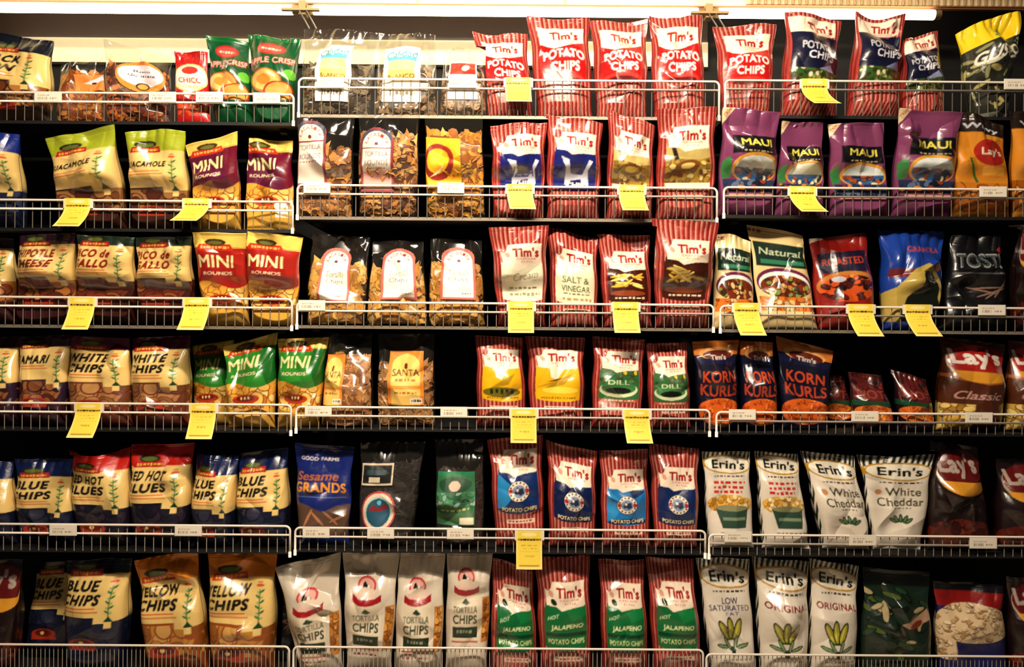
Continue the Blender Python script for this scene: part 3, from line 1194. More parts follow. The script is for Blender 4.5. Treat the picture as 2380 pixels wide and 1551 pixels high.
def pieces(a):
    """connected pieces of equal value on a grid -> flat array of piece numbers"""
    h, w_ = a.shape
    lab = np.arange(h * w_).reshape(h, w_)
    while True:
        old = lab.copy()
        for ax in (0, 1):
            for rev in (False, True):
                L = lab if ax == 1 else lab.T
                A = a if ax == 1 else a.T
                if rev:
                    L, A = L[:, ::-1], A[:, ::-1]
                brk = np.concatenate([np.ones((A.shape[0], 1), bool), A[:, 1:] != A[:, :-1]], 1)
                run = np.cumsum(brk.ravel()) - 1
                mn = np.full(run[-1] + 1, h * w_)
                np.minimum.at(mn, run, L.ravel())
                L[...] = mn[run].reshape(L.shape)
        if (old == lab).all():
            break
    return np.unique(lab.ravel(), return_inverse=True)[1].ravel()


_seed = [10]


def bag(sec, row, q, cv, label, cat='bag', group=None, name='chip_bag', Y=0, T=.042, lean=.02, n=2.3, crump=1.0, yaw=0, pinch=.075, wave=0.0,
        slack=.5, seed=None, m=None):
    _seed[0] += 1
    seed = seed or _seed[0]
    q = quadpts(q)
    S = base_setup(sec, row, q, Y, T, lean, seed, n, crump, yaw, pinch, wave, slack)
    root = empty(name, ((S.c[2] + S.c[3]) / 2).tolist())
    tag(root, label, cat, group)
    nu = int(np.clip(S.W * 1.25 / .0019, 30, 96))
    nv = int(np.clip(S.H / .0019, 50, 150))
    u = np.linspace(0, 1, nu)[None, :]
    v = np.linspace(0, 1, nv)[:, None]
    p = S.at(u, v)
    U, V = np.broadcast_arrays(u, v)
    crimp = (V > .955)
    p[..., 1] += crimp * .0012 * np.sin(V * S.H * 2 * math.pi / .0042)
    N = grid_normals(p)
    C = cv.sample(U, V)
    faces = grid_faces(nu, nv)
    fu = ((U[:-1, :-1] + U[1:, 1:]) / 2).ravel()
    fv = ((V[:-1, :-1] + V[1:, 1:]) / 2).ravel()
    lab = cv.labmask(fu, fv) & (fv < .955)
    seal = fv >= .955
    P3, N3, C3 = p.reshape(-1, 3), N.reshape(-1, 3), C.reshape(-1, 3)
    m = m or M_FILM
    submesh('top_seal', P3, N3, C3, faces, seal, m, root)
    comp = pieces(np.where(seal, 2, lab.astype(int)).reshape(nv - 1, nu - 1))
    lst = []
    for k in range(comp.max() + 1):
        sel = comp == k
        n_ = int(sel.sum())
        v0 = int(np.argmax(sel))
        if seal[v0]:
            continue
        lst.append([n_, bool(lab[v0]), sel])
    lst.sort(key=lambda t: -t[0])
    big = [t for t in lst if t[0] > 60]
    for t in lst:
        if t[0] <= 60:                     # slivers stay with the piece they touch
            ii = np.where(t[2])[0]
            best = None
            for g in big:
                if best is None and (g[2][np.clip(ii - 1, 0, None)] | g[2][np.clip(ii + 1, None, len(lab) - 1)]).any():
                    best = g
            (best or big[0])[2][ii] = True
    cnt = {True: 0, False: 0}
    for n_, isl, sel in big:
        nm_ = ('printed_panel', 'printed_badge')[min(cnt[isl], 1)] if isl else ('bag_film', 'film_band')[min(cnt[isl], 1)]
        cnt[isl] += 1
        submesh(nm_, P3, N3, C3, faces, sel, m, root)
    # back of the bag
    nb, mb = 14, 26
    ub, vb = np.linspace(0, 1, nb)[None, :], np.linspace(0, 1, mb)[:, None]
    pb = S.at(ub, vb, front=False)
    cb = cv.sample(np.full((mb, nb), .02), np.broadcast_to(vb, (mb, nb)))
    mesh_np('back_film', pb.reshape(-1, 3), grid_faces(nb, mb)[:, ::-1], m, root, cb.reshape(-1, 3))
    return root


def clear_bag(sec, row, q, labels, label, food=('c98a3c', 'e0a858', 'a86a28'), fill=.72, group=None, Y=0, T=.045, lean=.02, seed=None, crump=1.7,
              size=.022, cat='bag', name='clear_chip_bag', n=2.5, slack=.55):
    _seed[0] += 1
    seed = seed or _seed[0]
    q = quadpts(q)
    S = base_setup(sec, row, q, Y, T, lean, seed, n, crump, 0, .04, 0, slack)
    root = empty(name, ((S.c[2] + S.c[3]) / 2).tolist())
    tag(root, label, cat, group)
    # chips behind the film
    r = np.random.RandomState(seed)
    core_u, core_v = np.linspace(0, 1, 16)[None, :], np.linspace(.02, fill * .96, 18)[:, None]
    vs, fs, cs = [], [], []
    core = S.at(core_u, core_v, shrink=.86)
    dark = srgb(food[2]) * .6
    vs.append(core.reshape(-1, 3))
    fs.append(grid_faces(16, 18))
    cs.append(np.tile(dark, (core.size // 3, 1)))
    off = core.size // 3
    nchip = int(S.W * S.H * fill / (size * size) * 3.2)
    for _ in range(nchip):
        u0, v0 = r.uniform(.05, .95), r.uniform(.03, fill)
        c0 = S.at(np.array(u0), np.array(v0), shrink=r.uniform(.82, .93))
        sz = size * r.uniform(.6, 1.15)
        k = 8
        tri = r.rand() < .6
        an = np.linspace(0, 2 * math.pi, k, endpoint=False) + r.uniform(0, 6)
        rad = sz * (1 / (1 + .55 * np.cos(3 * an)) if tri else np.ones(k)) * .62
        a1, a2, a3 = r.uniform(0, 6.28), r.normal(0, .2), r.normal(0, .2)
        lx, lz = rad * np.cos(an), rad * np.sin(an)
        ly = .30 * (rad ** 2) / sz * r.choice([-.5, 1])
        xr = lx * math.cos(a1) - lz * math.sin(a1)
        zr = lx * math.sin(a1) + lz * math.cos(a1)
        yr = ly + xr * math.sin(a2) + zr * math.sin(a3)
        pts = np.stack([c0[0] + xr, c0[1] + yr, c0[2] + zr], 1)
        pts = np.vstack([[c0], pts])
        vs.append(pts)
        idx = np.array([[off, off + 1 + j, off + 1 + (j + 1) % k, off + 1 + (j + 2) % k] for j in range(0, k, 2)])
        fs.append(idx)
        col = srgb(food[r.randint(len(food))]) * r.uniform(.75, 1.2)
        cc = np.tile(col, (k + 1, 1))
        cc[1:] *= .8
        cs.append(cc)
        off += k + 1
    allv = np.vstack(vs)
    # nothing pokes out through the film
    gu = np.linspace(0, 1, 50)
    lv = np.linspace(.0, 1, 40)
    film = S.at(gu[None, :], lv[:, None])
    zrow = film[..., 2].mean(1)
    ri = np.clip(np.searchsorted(zrow, allv[:, 2]), 0, 39)
    for k in range(40):
        sel = ri == k
        if sel.any():
            o_x = np.argsort(film[k, :, 0])
            fx, fy = film[k, o_x, 0], film[k, o_x, 1]
            allv[sel, 0] = np.clip(allv[sel, 0], fx[0] + .003, fx[-1] - .003)
            yf = np.interp(allv[sel, 0], fx, fy) + .0042
            allv[sel, 1] = np.maximum(allv[sel, 1], yf)
    zmin = S.zb
    allv[:, 2] = np.maximum(allv[:, 2], zmin)
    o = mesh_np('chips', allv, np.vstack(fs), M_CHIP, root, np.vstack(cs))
    o['kind'] = 'stuff'
    # film
    nu, nv = 54, 90
    u, v = np.linspace(0, 1, nu)[None, :], np.linspace(0, 1, nv)[:, None]
    p = S.at(u, v)
    N = grid_normals(p)
    faces = grid_faces(nu, nv)
    fv = ((np.broadcast_to(v, (nv, nu)))[:-1, :-1]).ravel()
    P3, N3 = p.reshape(-1, 3), N.reshape(-1, 3)
    submesh('clear_film', P3, N3, None, faces, fv < .95, M_CLEAR, root)
    submesh('top_seal', P3, N3, None, faces, fv >= .95, M_CLEAR, root)
    # paper labels: px boxes on the front of the film
    for (x0, y0, x1, y1, kind, shape) in labels:
        cvs = paper(kind, seed % 2)
        nu, nv = int((x1 - x0) / 1.6) + 2, int((y1 - y0) / 1.6) + 2
        s, t = np.linspace(0, 1, nu)[None, :], np.linspace(0, 1, nv)[:, None]
        # find u, v of the film under each px corner
        def uv(px, py):
            tx = P(px, py, S.Yb - S.T)
            vv = (tx.z - S.zb) / max(.01, S.H)
            l = S.at(np.linspace(0, 1, 60), np.full(60, min(max(vv, .02), .98)))
            return float(np.interp(tx.x, l[:, 0], np.linspace(0, 1, 60))), min(max(vv, .01), .97)
        uA, vA = uv(x0, y1)
        uB, vB = uv(x1, y0)
        U = uA + (uB - uA) * s + 0 * t
        V = vA + (vB - vA) * t + 0 * s
        pp = S.at(U, V, out=.0014)
        Nn = grid_normals(pp)
        A, B = np.broadcast_arrays(s, t)
        C = cvs.sample(A, B)
        fc = grid_faces(nu, nv)
        a = ((A[:-1, :-1] + A[1:, 1:]) / 2).ravel()
        b = ((B[:-1, :-1] + B[1:, 1:]) / 2).ravel()
        keep = np.ones(len(a), bool)
        if shape == 'arch':
            keep = (b < .78) | (((a - .5) / .5) ** 2 + ((b - .78) / .22) ** 2 < 1)
        elif shape == 'round':
            keep = ((a - .5) / .5) ** 2 + ((b - .5) / .5) ** 2 < 1
        submesh('paper_label', pp.reshape(-1, 3), Nn.reshape(-1, 3), C.reshape(-1, 3), fc, keep, M_MATTE, root)
    return root


# ------------------------------------------------------------------ the setting
def X(px, py=775, Y=0.0):
    return P(px, py, Y).x


def Z(px, py, Y=0.0):
    return P(px, py, Y).z


z1 = {s: deck_z(s, 1) for s in 'LCR'}
XL, XR = X(-330), X(2700)
XM = X(1646, 50, .47)
struct(MB().box(XL - .4, XR + .4, .50, .54, -.02, 2.75).build('wall_back', M_BLACK))
struct(MB().box(XL - .5, XR + .5, -3.6, .6, -.06, -.02).build('floor', M_FLOOR))
zt = Z(1190, -45, .3)
struct(MB().box(XL - .4, XR + .4, .0, .5, zt, zt + .03).build('ceiling', M_FASCIA))
struct(MB().box(XL, XM, .478, .4995, Z(1190, 95, .47), Z(1190, 30, .47)).build('back_shade_strip', M_BACK_SHADE))  # strip added where the upper back panel only lies in shade
struct(MB().box(XL, XM, .470, .4995, Z(1190, 152, .47), Z(1190, 95, .47)).build('trim_2', M_CREAM))
fz = Z(1190, 14, .25)
struct(MB().box(XL, XR, .25, .262, fz + .004, zt).build('trim_3', M_FASCIA))
struct(MB().box(XL, XR, .246, .262, fz, fz + .004).build('trim_4', M_PINK))
gr = empty('vent_grille', (X(2050, 5, .24), .245, fz + .01))
tag(gr, 'pale slatted vent grille on the fascia above the right end of the top shelf', 'grille')
m_ = MB()
for k in range(42):
    x = X(1745 + k * 16, 5, .24)
    m_.box(x, x + .005, .238, .2455, fz + .006, zt - .002)
m_.build('slats', M_HOLD, gr)
MB().box(X(1735, 5, .24), X(2420, 5, .24), .238, .246, fz + .004, fz + .008).build('frame', M_PINK, gr)
for nm, a, b in (('pale fascia seam plate above the clear bags', 968, 972), ('pale fascia seam plate above the striped bags', 1311, 1315)):
    o = MB().box(X(a, 0, .24), X(b, 0, .24), .244, .25, fz + .004, zt - .002).build('seam_plate', M_HOLD)
    tag(o, nm, 'plate')

YT = .235
for a, b, lb in ((-120, 695, 'glowing fluorescent tube above the left shelf section'), (715, 1636, 'glowing fluorescent tube above the middle shelf section'),
                 (1656, 2185, 'glowing fluorescent tube above the right shelf section, ending in a dark tip')):
    za = Z(1190, 27, YT)
    root = empty('fluorescent_tube', (X((a + b) / 2, 27, YT), YT, za))
    tag(root, lb, 'lamp', 'fluorescent tubes over the top shelf')
    xa, xb = X(a, 27, YT), X(b, 27, YT)
    MB().tube([(xa + .02, YT, za), (xb - .02, YT, za)], .0155, 16).build('glass_tube', M_TUBE, root, True)
    MB().tube([(xa, YT, za), (xa + .02, YT, za)], .0145, 16).build('end_cap', M_HOLD, root, True)
    MB().tube([(xb - .02, YT, za), (xb, YT, za)], .0145, 16).build('end_cap', M_HOLD, root, True)
for px, lb in ((705, 'tan lamp holder with wire struts between the left and middle tubes'), (1646, 'tan lamp holder with wire struts between the middle and right tubes')):
    x, z = X(px, 27, YT), Z(1190, 27, YT)
    root = empty('lamp_holder', (x, YT, z))
    tag(root, lb, 'bracket', 'lamp holders between the tubes')
    MB().box(x - .011, x + .011, YT - .018, YT + .018, z - .02, fz).build('socket', M_HOLD, root)
    MB().box(x - .062, x + .058, YT - .034, YT - .018, z - .013, z - .006).build('clip_plate', M_HOLD, root)
    for k in (0, .022):
        MB().tube([(x - .005 + k, YT - .03, z - .012), (x + .03 + k, YT - .04, z - .075)], .0022, 6).build('strut', M_WIRE2, root)

# shelves
SEC = {'L': ('left', -330, 683), 'C': ('middle', 688, 1665), 'R': ('right', 1676, 2700)}
ORD = ['top', 'second', 'third', 'fourth', 'fifth', 'bottom']
ENDX = {'L': [678] * 6, 'C': [1667, 1664, 1658, 1651, 1643, 1640], 'R': [2700] * 6}
BEGX = {'L': [-330] * 6, 'C': [690, 689, 690, 690, 690, 688], 'R': [1681, 1680, 1674, 1667, 1652, 1648]}
RAIL = {'L': [217, 467, 693, 939, 1221, 1501], 'C': [186, 434, 706, 950, 1231, 1508], 'R': [189, 438, 714, 961, 1246, 1524]}
for s, (nm, a, b) in SEC.items():
    for r in range(6):
        z = deck_z(s, r + 1)
        x0, x1 = X(BEGX[s][r], 775) + .004, X(ENDX[s][r], 775) - .004
        x1 = max(x1, x0 + .1)
        root = empty('shelf', ((x0 + x1) / 2, .2, z))
        tag(root, 'dark steel %s shelf of the %s section under its row of bags' % (ORD[r], nm), 'shelf', 'steel shelves of the display case')
        MB().box(x0, x1, .012, .49, z - .007, z).build('deck', M_DECK, root)
        lipm = M_LIP if ((s, r) in (('C', 0), ('C', 1), ('C', 2), ('R', 2), ('L', 2))) else M_DECK
        MB().box(x0, x1, .007, .0118, z - .009, z).build('front_lip', lipm, root)
        for xx in (x0 + .03, x1 - .05):
            MB().box(xx, xx + .02, .05, .49, z - .02, z - .0072).build('bracket', M_DECK, root)

# wire fences along the shelf fronts
rr = .0033
for s, (nm, a, b) in SEC.items():
    for r in range(6):
        zt_ = Z(SECX[s], RAIL[s][r])
        zb_ = deck_z(s, r + 1) - (.0005 if r not in (3, 4) else .004)
        x0, x1 = X(BEGX[s][r], 775), X(ENDX[s][r], 775)
        root = empty('wire_fence', ((x0 + x1) / 2, 0, zb_))
        tag(root, 'white wire fence with upright pickets along the %s shelf front of the %s section' % (ORD[r], nm), 'fence',
            'wire fences along the shelf fronts')
        R_ = .014
        pts = [(x0, 0, zb_)]
        for k in range(6):
            an = math.pi - k * math.pi / 10
            pts.append((x0 + R_ + R_ * math.cos(an), 0, zt_ - R_ + R_ * math.sin(an)))
        for k in range(6):
            an = math.pi / 2 - k * math.pi / 10
            pts.append((x1 - R_ + R_ * math.cos(an), 0, zt_ - R_ + R_ * math.sin(an)))
        pts.append((x1, 0, zb_))
        MB().tube(pts, rr).build('top_rail', M_WIRE, root, True)
        if r < 5:
            zl = zt_ - .0255
            MB().tube([(x0, 0, zl), (x1, 0, zl)], .0030).build('lower_rail', M_WIRE, root, True)
            step = .0255
        else:
            step = .0125
        for xx in (x0, x1):
            MB().tube([(xx, -.001, zb_ - .012), (xx, -.001, zb_ + .004)], .0046, 8).build('foot', M_TIP, root, True)
        n = int((x1 - x0) / step)
        pm = None
        vis = [x0 + (k + .5) * (x1 - x0) / n for k in range(n)]
        vis = [x for x in vis if X(-20) < x < X(2400)]
        for x in vis[:100]:
            if pm is None:
                pk = MB().tube([(x, .0052, zb_), (x, .0052, zt_)], .0013 if r < 5 else .0011, 6).build('picket', M_WIRE2, root, True)
                pm, px0 = pk, x
            else:
                pk = pm.copy()
                COL.objects.link(pk)
                pk.parent = root
                pk.location = (x - px0, 0, 0)


# ------------------------------------------------------------------ price labels and sale tags
def price_label(px, py, label, seed, wpx=62):
    c = P(px, py, -.006)
    wd, ht = wpx / 800 / 2, .0152
    root = empty('price_label', tuple(c))
    tag(root, label, 'price label', 'white price labels on the wire fences')
    MB().box(c.x - wd, c.x + wd, -.0085, -.0042, c.z - ht, c.z + ht).build('plastic_holder', M_HOLDER, root)
    cv = paper('price', seed)
    nu, nv = 48, 18
    s, t = np.meshgrid(np.linspace(0, 1, nu), np.linspace(0, 1, nv))
    p = np.stack([c.x + (s - .5) * 2 * wd * .96, np.full_like(s, -.0092), c.z + (t - .5) * 2 * ht * .9], -1)
    mesh_np('paper_insert', p.reshape(-1, 3), grid_faces(nu, nv), M_MATTE, root, cv.sample(s, t).reshape(-1, 3))


def sale_tag(pxt, pyt, pxb, pyb, bend, label, seed, wpx=60, holder=1):
    Yb = -.006 - bend
    a, b = P(pxt, pyt, -.010), P(pxb, pyb, Yb - .004)
    x = a.x
    root = empty('sale_tag', tuple(a))
    tag(root, label, 'sale tag', 'yellow sale tags on the wire fences')
    cv = paper('tag', seed)
    nu, nv = 40, 56
    s, t = np.meshgrid(np.linspace(0, 1, nu), np.linspace(0, 1, nv))
    k = np.clip((.72 - t) / .72, 0, 1)
    yy = a.y - (a.y - b.y) * k ** 1.5
    p = np.stack([x + (s - .5) * wpx / 800 + (b.x - x) * k ** 1.5, yy - .0015 * np.sin(s * 3.1), b.z + (a.z - b.z) * t], -1)
    f = grid_faces(nu, nv)
    col = cv.sample(s, t).reshape(-1, 3)
    mesh_np('paper_sheet', p.reshape(-1, 3), f, M_MATTE, root, col)
    if holder:
        MB().box(x - wpx / 1600 - .004, x + wpx / 1600 + .006, -.0085, -.0042, a.z - .028, a.z - .001).build('plastic_holder', M_HOLDER, root)


_pl = [(112, 226, 'white price label on the top left fence, under the black bean bag'), (378, 226, 'white price label on the top left fence, below the round white oval label bag'),
       (487, 226, 'white price label on the top left fence, left of the green apple bags'), (620, 228, 'white price label on the top left fence, under the right green apple bag'),
       (768, 192, 'white price label on the top middle fence, under the left clear bag'), (1075, 192, 'white price label on the top middle fence, under the red-topped paper label'),
       (2365, 196, 'white price label at the right edge of the top fence'),
       (737, 437, 'white price label on the second middle fence at its left end'), (1048, 437, 'white price label on the second middle fence, under the yellow ring label'),
       (2308, 446, 'grey-white price label on the second right fence, under the orange bag'),
       (725, 710, 'white price label at the left end of the third middle fence'), (2305, 721, 'white price label on the third right fence near the right edge'),
       (740, 956, 'white price label at the left end of the fourth middle fence'), (1055, 958, 'white price label on the fourth middle fence in front of the empty gap'),
       (1725, 964, 'white price label on the fourth right fence, under the two left navy and orange bags'), (2010, 968, 'white price label on the fourth right fence, under the small curl bags'),
       (2275, 971, 'white price label on the fourth right fence, under the brown and red script bag'),
       (147, 1233, 'white price label on the fifth left fence, left of the two'), (438, 1234, 'white price label on the fifth left fence, right of the two'),
       (735, 1238, 'white price label on the fifth middle fence, under the blue sesame bag'), (885, 1240, 'white price label on the fifth middle fence, under the round emblem'),
       (1070, 1241, 'white price label on the fifth middle fence, under the green paper label'),
       (1715, 1248, 'white price label on the fifth right fence, under the left popcorn bag'), (2005, 1256, 'white price label on the fifth right fence, under the white cheddar bags'),
       (2285, 1263, 'white price label on the fifth right fence, under the dark bags')]
for i, (x, y, lb) in enumerate(_pl):
    price_label(x, y, lb, i + 1)

_tg = [(1204, 180, 1206, 236, .02, 'yellow sale tag on the top fence, under the leftmost striped bag'),
       (1893, 183, 1925, 240, .10, 'yellow sale tag on the top right fence, leaning out below the navy striped bag'),
       (180, 461, 152, 526, .085, 'yellow sale tag on the second left fence, left of the two'),
       (456, 461, 425, 513, .09, 'yellow sale tag on the second left fence, curled forward, right of the two'),
       (1208, 428, 1216, 486, .02, 'yellow sale tag on the second middle fence, under the left blue-panelled striped bag'),
       (1468, 430, 1478, 489, .04, 'yellow sale tag on the second middle fence, under a fiddle-picture bag'),
       (1865, 433, 1895, 492, .09, 'yellow sale tag on the second right fence, below the purple bags'),
       (190, 691, 173, 766, .06, 'yellow sale tag on the third left fence, left of the two'),
       (457, 693, 441, 767, .06, 'yellow sale tag on the third left fence, under the left red mini bag'),
       (1211, 701, 1211, 774, .01, 'yellow sale tag on the third middle fence, left of the two'),
       (1454, 702, 1459, 774, .02, 'yellow sale tag on the third middle fence, right of the two'),
       (1735, 704, 1752, 780, .04, 'yellow sale tag on the third right fence, leftmost of its three'),
       (2001, 707, 2025, 782, .06, 'yellow sale tag on the third right fence, middle of its three'),
       (2133, 708, 2161, 782, .08, 'yellow sale tag on the third right fence, rightmost of its three'),
       (205, 937, 184, 1018, .06, 'yellow sale tag on the fourth left fence, left of the two'),
       (472, 939, 461, 1021, .035, 'yellow sale tag on the fourth left fence, right of the two'),
       (1217, 951, 1217, 1030, .01, 'yellow sale tag on the fourth middle fence, under the yellow-panelled bags'),
       (1480, 953, 1488, 1031, .025, 'yellow sale tag on the fourth middle fence, under the green-panelled bags'),
       (1230, 1234, 1230, 1324, .01, 'yellow sale tag on the fifth middle fence, the lowest tag of all')]
for i, t in enumerate(_tg):
    sale_tag(*t, seed=i + 3)

# ------------------------------------------------------------------ the bags, shelf by shelf
def T(kind, seed=0):
    return striped(kind, seed)


GT = 'striped potato chip bags'
GC = 'tortilla bags with corn stalk panels'
GM = 'mini tortilla round bags'
G1 = dict(n=3.2, T=.05, yaw=.0)
# --- top shelf, left
bag('L', 1, (-34, 72, 128, 98, 122, 275, -45, 275), trail('blackcorn'), 'black-topped bean tortilla bag at the left end of the top shelf', group=GC, yaw=-.1, crump=1.6, **{'T': .05})
clear_bag('L', 1, (140, 150, 242, 135, 250, 280, 132, 280), [(160, 165, 236, 205, 'rosa2', '')], 'low clear bag of orange puffs with slanted label, left of the oval-label bag',
          ('d8781c', 'e89a3c', 'a84c10'), .8, size=.018)
clear_bag('L', 1, (243, 92, 400, 132, 402, 280, 255, 280), [(262, 130, 372, 208, 'rosa', 'round')], 'clear bag of orange wheels with a white oval label on the top left shelf',
          ('e07a1c', 'b8501a', '6a2410'), .72, size=.018, group='clear bags of orange snacks')
bag('L', 1, (406, 120, 482, 121, 492, 280, 412, 280), chico(), 'narrow red bag with a white round panel, left of the green apple bags', T=.03)
bag('L', 1, (477, 80, 578, 96, 592, 282, 502, 282), apple(), 'dark green apple crisp bag, left of the pair on the top shelf', group='green apple crisp bags', yaw=-.06, crump=1.5)
bag('L', 1, (577, 82, 702, 93, 684, 282, 592, 282), apple(1), 'dark green apple crisp bag, right of the pair on the top shelf', group='green apple crisp bags', Y=-.004, crump=1.4)
# --- top shelf, middle
GCL = 'clear tortilla bags with pale labels'
clear_bag('C', 1, (706, 66, 880, 76, 862, 262, 702, 262), [(733, 102, 817, 236, 'beach', '')], 'clear bag with a beach label at the left end of the top middle shelf',
          ('6a5a44', '8a7a5c', '3c3024'), .55, GCL, slack=.8)
clear_bag('C', 1, (880, 78, 1012, 82, 1020, 262, 872, 262), [(888, 104, 975, 238, 'beach', '')], 'clear bag with a beach label, left of the red-topped paper label',
          ('8a6a48', 'b08a5c', '3c2818'), .5, GCL, slack=.8)
clear_bag('C', 1, (1032, 122, 1128, 126, 1134, 262, 1020, 262), [(1040, 142, 1108, 232, 'redtop', '')], 'small clear bag with a red-topped white label beside the striped bags',
          ('a07a50', 'c89a6c', '5a3c24'), .6, GCL)
t4 = T('potato')
for q, lb in (((1097, 70, 1226, 82, 1240, 262, 1132, 262), 'red-panelled striped potato chip bag, lowest and leftmost on the top shelf'),
              ((1223, 42, 1370, 45, 1378, 262, 1250, 262), 'red-panelled striped potato chip bag, second from the left on the top shelf'),
              ((1370, 47, 1506, 45, 1503, 262, 1386, 262), 'red-panelled striped potato chip bag, third from the left on the top shelf'),
              ((1506, 36, 1632, 40, 1640, 262, 1520, 262), 'red-panelled striped potato chip bag, left of the gap between top sections')):
    bag('C', 1, q, t4, lb, group=GT, wave=-.008, crump=1.1)
# --- top shelf, right
bag('R', 1, (1655, 62, 1806, 56, 1788, 262, 1678, 262), t4, 'red-panelled striped potato chip bag in the right section beside the navy ones', group=GT)
t5 = T('navy')
bag('R', 1, (1822, 28, 1958, 50, 1946, 262, 1806, 262), t5, 'navy-panelled striped bag, leftmost of the three on the top right shelf', group=GT, yaw=.25, crump=1.6)
bag('R', 1, (1985, 24, 2106, 36, 2085, 262, 1962, 262), t5, 'navy-panelled striped bag with peaked crumpled top, middle of the three', group=GT, yaw=.2, crump=2, wave=-.02)
bag('R', 1, (2082, 98, 2178, 72, 2194, 262, 2092, 262), t5, 'navy-panelled striped bag, smallest and rightmost of the three', group=GT, crump=1.7, T=.034)
bag('R', 1, (2222, 84, 2366, 26, 2335, 255, 2255, 262), trail('lime'), 'crumpled yellow and grey bag tilted at the top right corner', crump=3.0, wave=.01)

# --- second shelf, left
bag('L', 2, (-74, 306, 44, 312, 58, 526, -66, 526), corn('162a7c', ('BLUE', 'CHIPS'), low='101830', win=['1c2440', '30385a']), 'blue-topped tortilla bag cut by the left edge of the second shelf', group=GC, **G1)
gu = corn('a0ac28', ('GUACAMOLE',), low='3a1c14', win=['946438', '6a3c20', '4a2216'])
bag('L', 2, (108, 324, 268, 290, 300, 528, 152, 528), gu, 'lime-topped guacamole tortilla bag, left and more tilted of the two', group=GC, crump=1.5, n=3, T=.048, yaw=-.03)
bag('L', 2, (293, 311, 432, 304, 446, 528, 314, 528), gu, 'lime-topped guacamole tortilla bag, right of the two', group=GC, crump=1.2, n=3, T=.046, yaw=-.03, wave=.008)
mp = mini('5a1232', '6a1028', shift=-.04).up(.08)
bag('L', 2, (432, 338, 554, 306, 562, 528, 462, 528), mp, 'purple and yellow mini rounds bag, left of the two on the second shelf', group=GM, crump=1.3, yaw=-.08)
bag('L', 2, (557, 324, 682, 328, 686, 528, 574, 528), mp, 'purple and yellow mini rounds bag, right of the two on the second shelf', group=GM, crump=1.8, yaw=-.05)
# --- second shelf, middle
clear_bag('C', 2, (692, 272, 824, 268, 822, 503, 694, 503), [(692, 290, 771, 432, 'arch', 'arch')], 'clear bag of rounds with arch label at the left end of the second middle shelf',
          ('c98232', 'e0a04c', '8a5220'), .68, GCL)
clear_bag('C', 2, (832, 236, 978, 240, 972, 503, 834, 503), [(840, 309, 923, 447, 'arch', 'arch')], 'clear bag of rounds with arch label, second from the left on the second middle shelf',
          ('c98232', 'e8ac5c', '7a4018'), .72, GCL)
clear_bag('C', 2, (986, 252, 1122, 262, 1130, 503, 992, 503), [(988, 328, 1072, 440, 'ring', '')], 'clear bag of golden chips with a yellow label and maroon ring',
          ('e89a24', 'f4b840', 'b86814'), .8, GCL)
bag('C', 2, (1138, 292, 1274, 284, 1262, 500, 1144, 500), T('pizza'), 'blue pizza-panelled striped bag, leftmost on the second middle shelf', group=GT, yaw=.18, crump=1.4)
bag('C', 2, (1268, 266, 1402, 286, 1392, 500, 1270, 500), T('cow'), 'deep-blue-panelled striped bag with white animal shape, second on the second middle shelf', group=GT, crump=1.2)
bag('C', 2, (1412, 254, 1522, 292, 1516, 500, 1408, 500), T('fiddle', 3), 'striped bag with fiddle picture, narrower and left of the two', group=GT, yaw=-.05)
bag('C', 2, (1526, 254, 1666, 248, 1660, 500, 1522, 500), T('fiddle', 9), 'striped bag with fiddle picture, wider and right of the two', group=GT)
# --- second shelf, right
GP = 'purple chip bags with black name boxes'
for q, lb, kw in (((1676, 252, 1812, 262, 1796, 496, 1664, 496), 'purple bag with round corner badge, leftmost of the four', dict(yaw=.05, crump=1.9)),
                  ((1815, 282, 1912, 286, 1916, 496, 1798, 496), 'purple bag, narrowest and second of the four, behind the yellow tag', dict(T=.034, crump=1.7)),
                  ((1925, 288, 2056, 284, 2062, 496, 1926, 496), 'purple bag with crumpled top, third of the four', dict(crump=2.4)),
                  ((2086, 252, 2236, 262, 2204, 496, 2068, 496), 'purple bag, rightmost of the four, beside the orange bag', dict(crump=2.2))):
    bag('R', 2, q, island(hash(lb) % 7 if False else len(lb), 0), lb, group=GP, n=2.6, **kw)
bag('R', 2, (2222, 270, 2332, 282, 2346, 496, 2206, 496), ribbon('bbq'), 'orange and brown bag with red round badge on the second right shelf', wave=.014, T=.05)
bag('R', 2, (2348, 258, 2470, 262, 2480, 496, 2350, 496), ribbon('bbq', 2), 'orange bag cut by the right edge of the second shelf')

# --- third shelf, left
pg = corn('1c2c22', ('PICO de', 'GALLO'), ink='8a1a12', low='3a1612', brand='a01818', win=['6a2c1c', '8a4c24', '3a1814', '5a2418']).up(.10)
ot = corn('2c1024', ('CHIPOTLE', 'CHEESE'), ink='7c1c16', low='3a1418', brand='8a1418', win=['b06a30', '7a3a1c', '5a2418']).up(.09)
bag('L', 3, (-92, 550, 34, 556, 44, 754, -88, 754), ot, 'cream and dark red tortilla bag cut by the left edge of the third shelf', group=GC, **G1)
bag('L', 3, (44, 548, 176, 542, 186, 754, 52, 754), ot, 'tortilla bag with dark red lettering and maroon top, left of the twin salsa bags', group=GC, n=3.2, T=.05, crump=1.4)
bag('L', 3, (180, 546, 312, 552, 320, 754, 190, 754), pg, 'salsa tortilla bag with red lettering, left of the twins on the third shelf', group=GC, n=3.2, T=.05, yaw=-.08)
bag('L', 3, (312, 552, 446, 550, 452, 754, 326, 754), pg, 'salsa tortilla bag with red lettering, right of the twins on the third shelf', group=GC, n=3.2, T=.05, yaw=-.08, crump=1.4)
mr = mini('a01a14', 'b02418', shift=-.02).up(.05)
bag('L', 3, (444, 540, 574, 542, 582, 754, 478, 754), mr, 'red and yellow mini rounds bag, left of the two on the third shelf', group=GM)
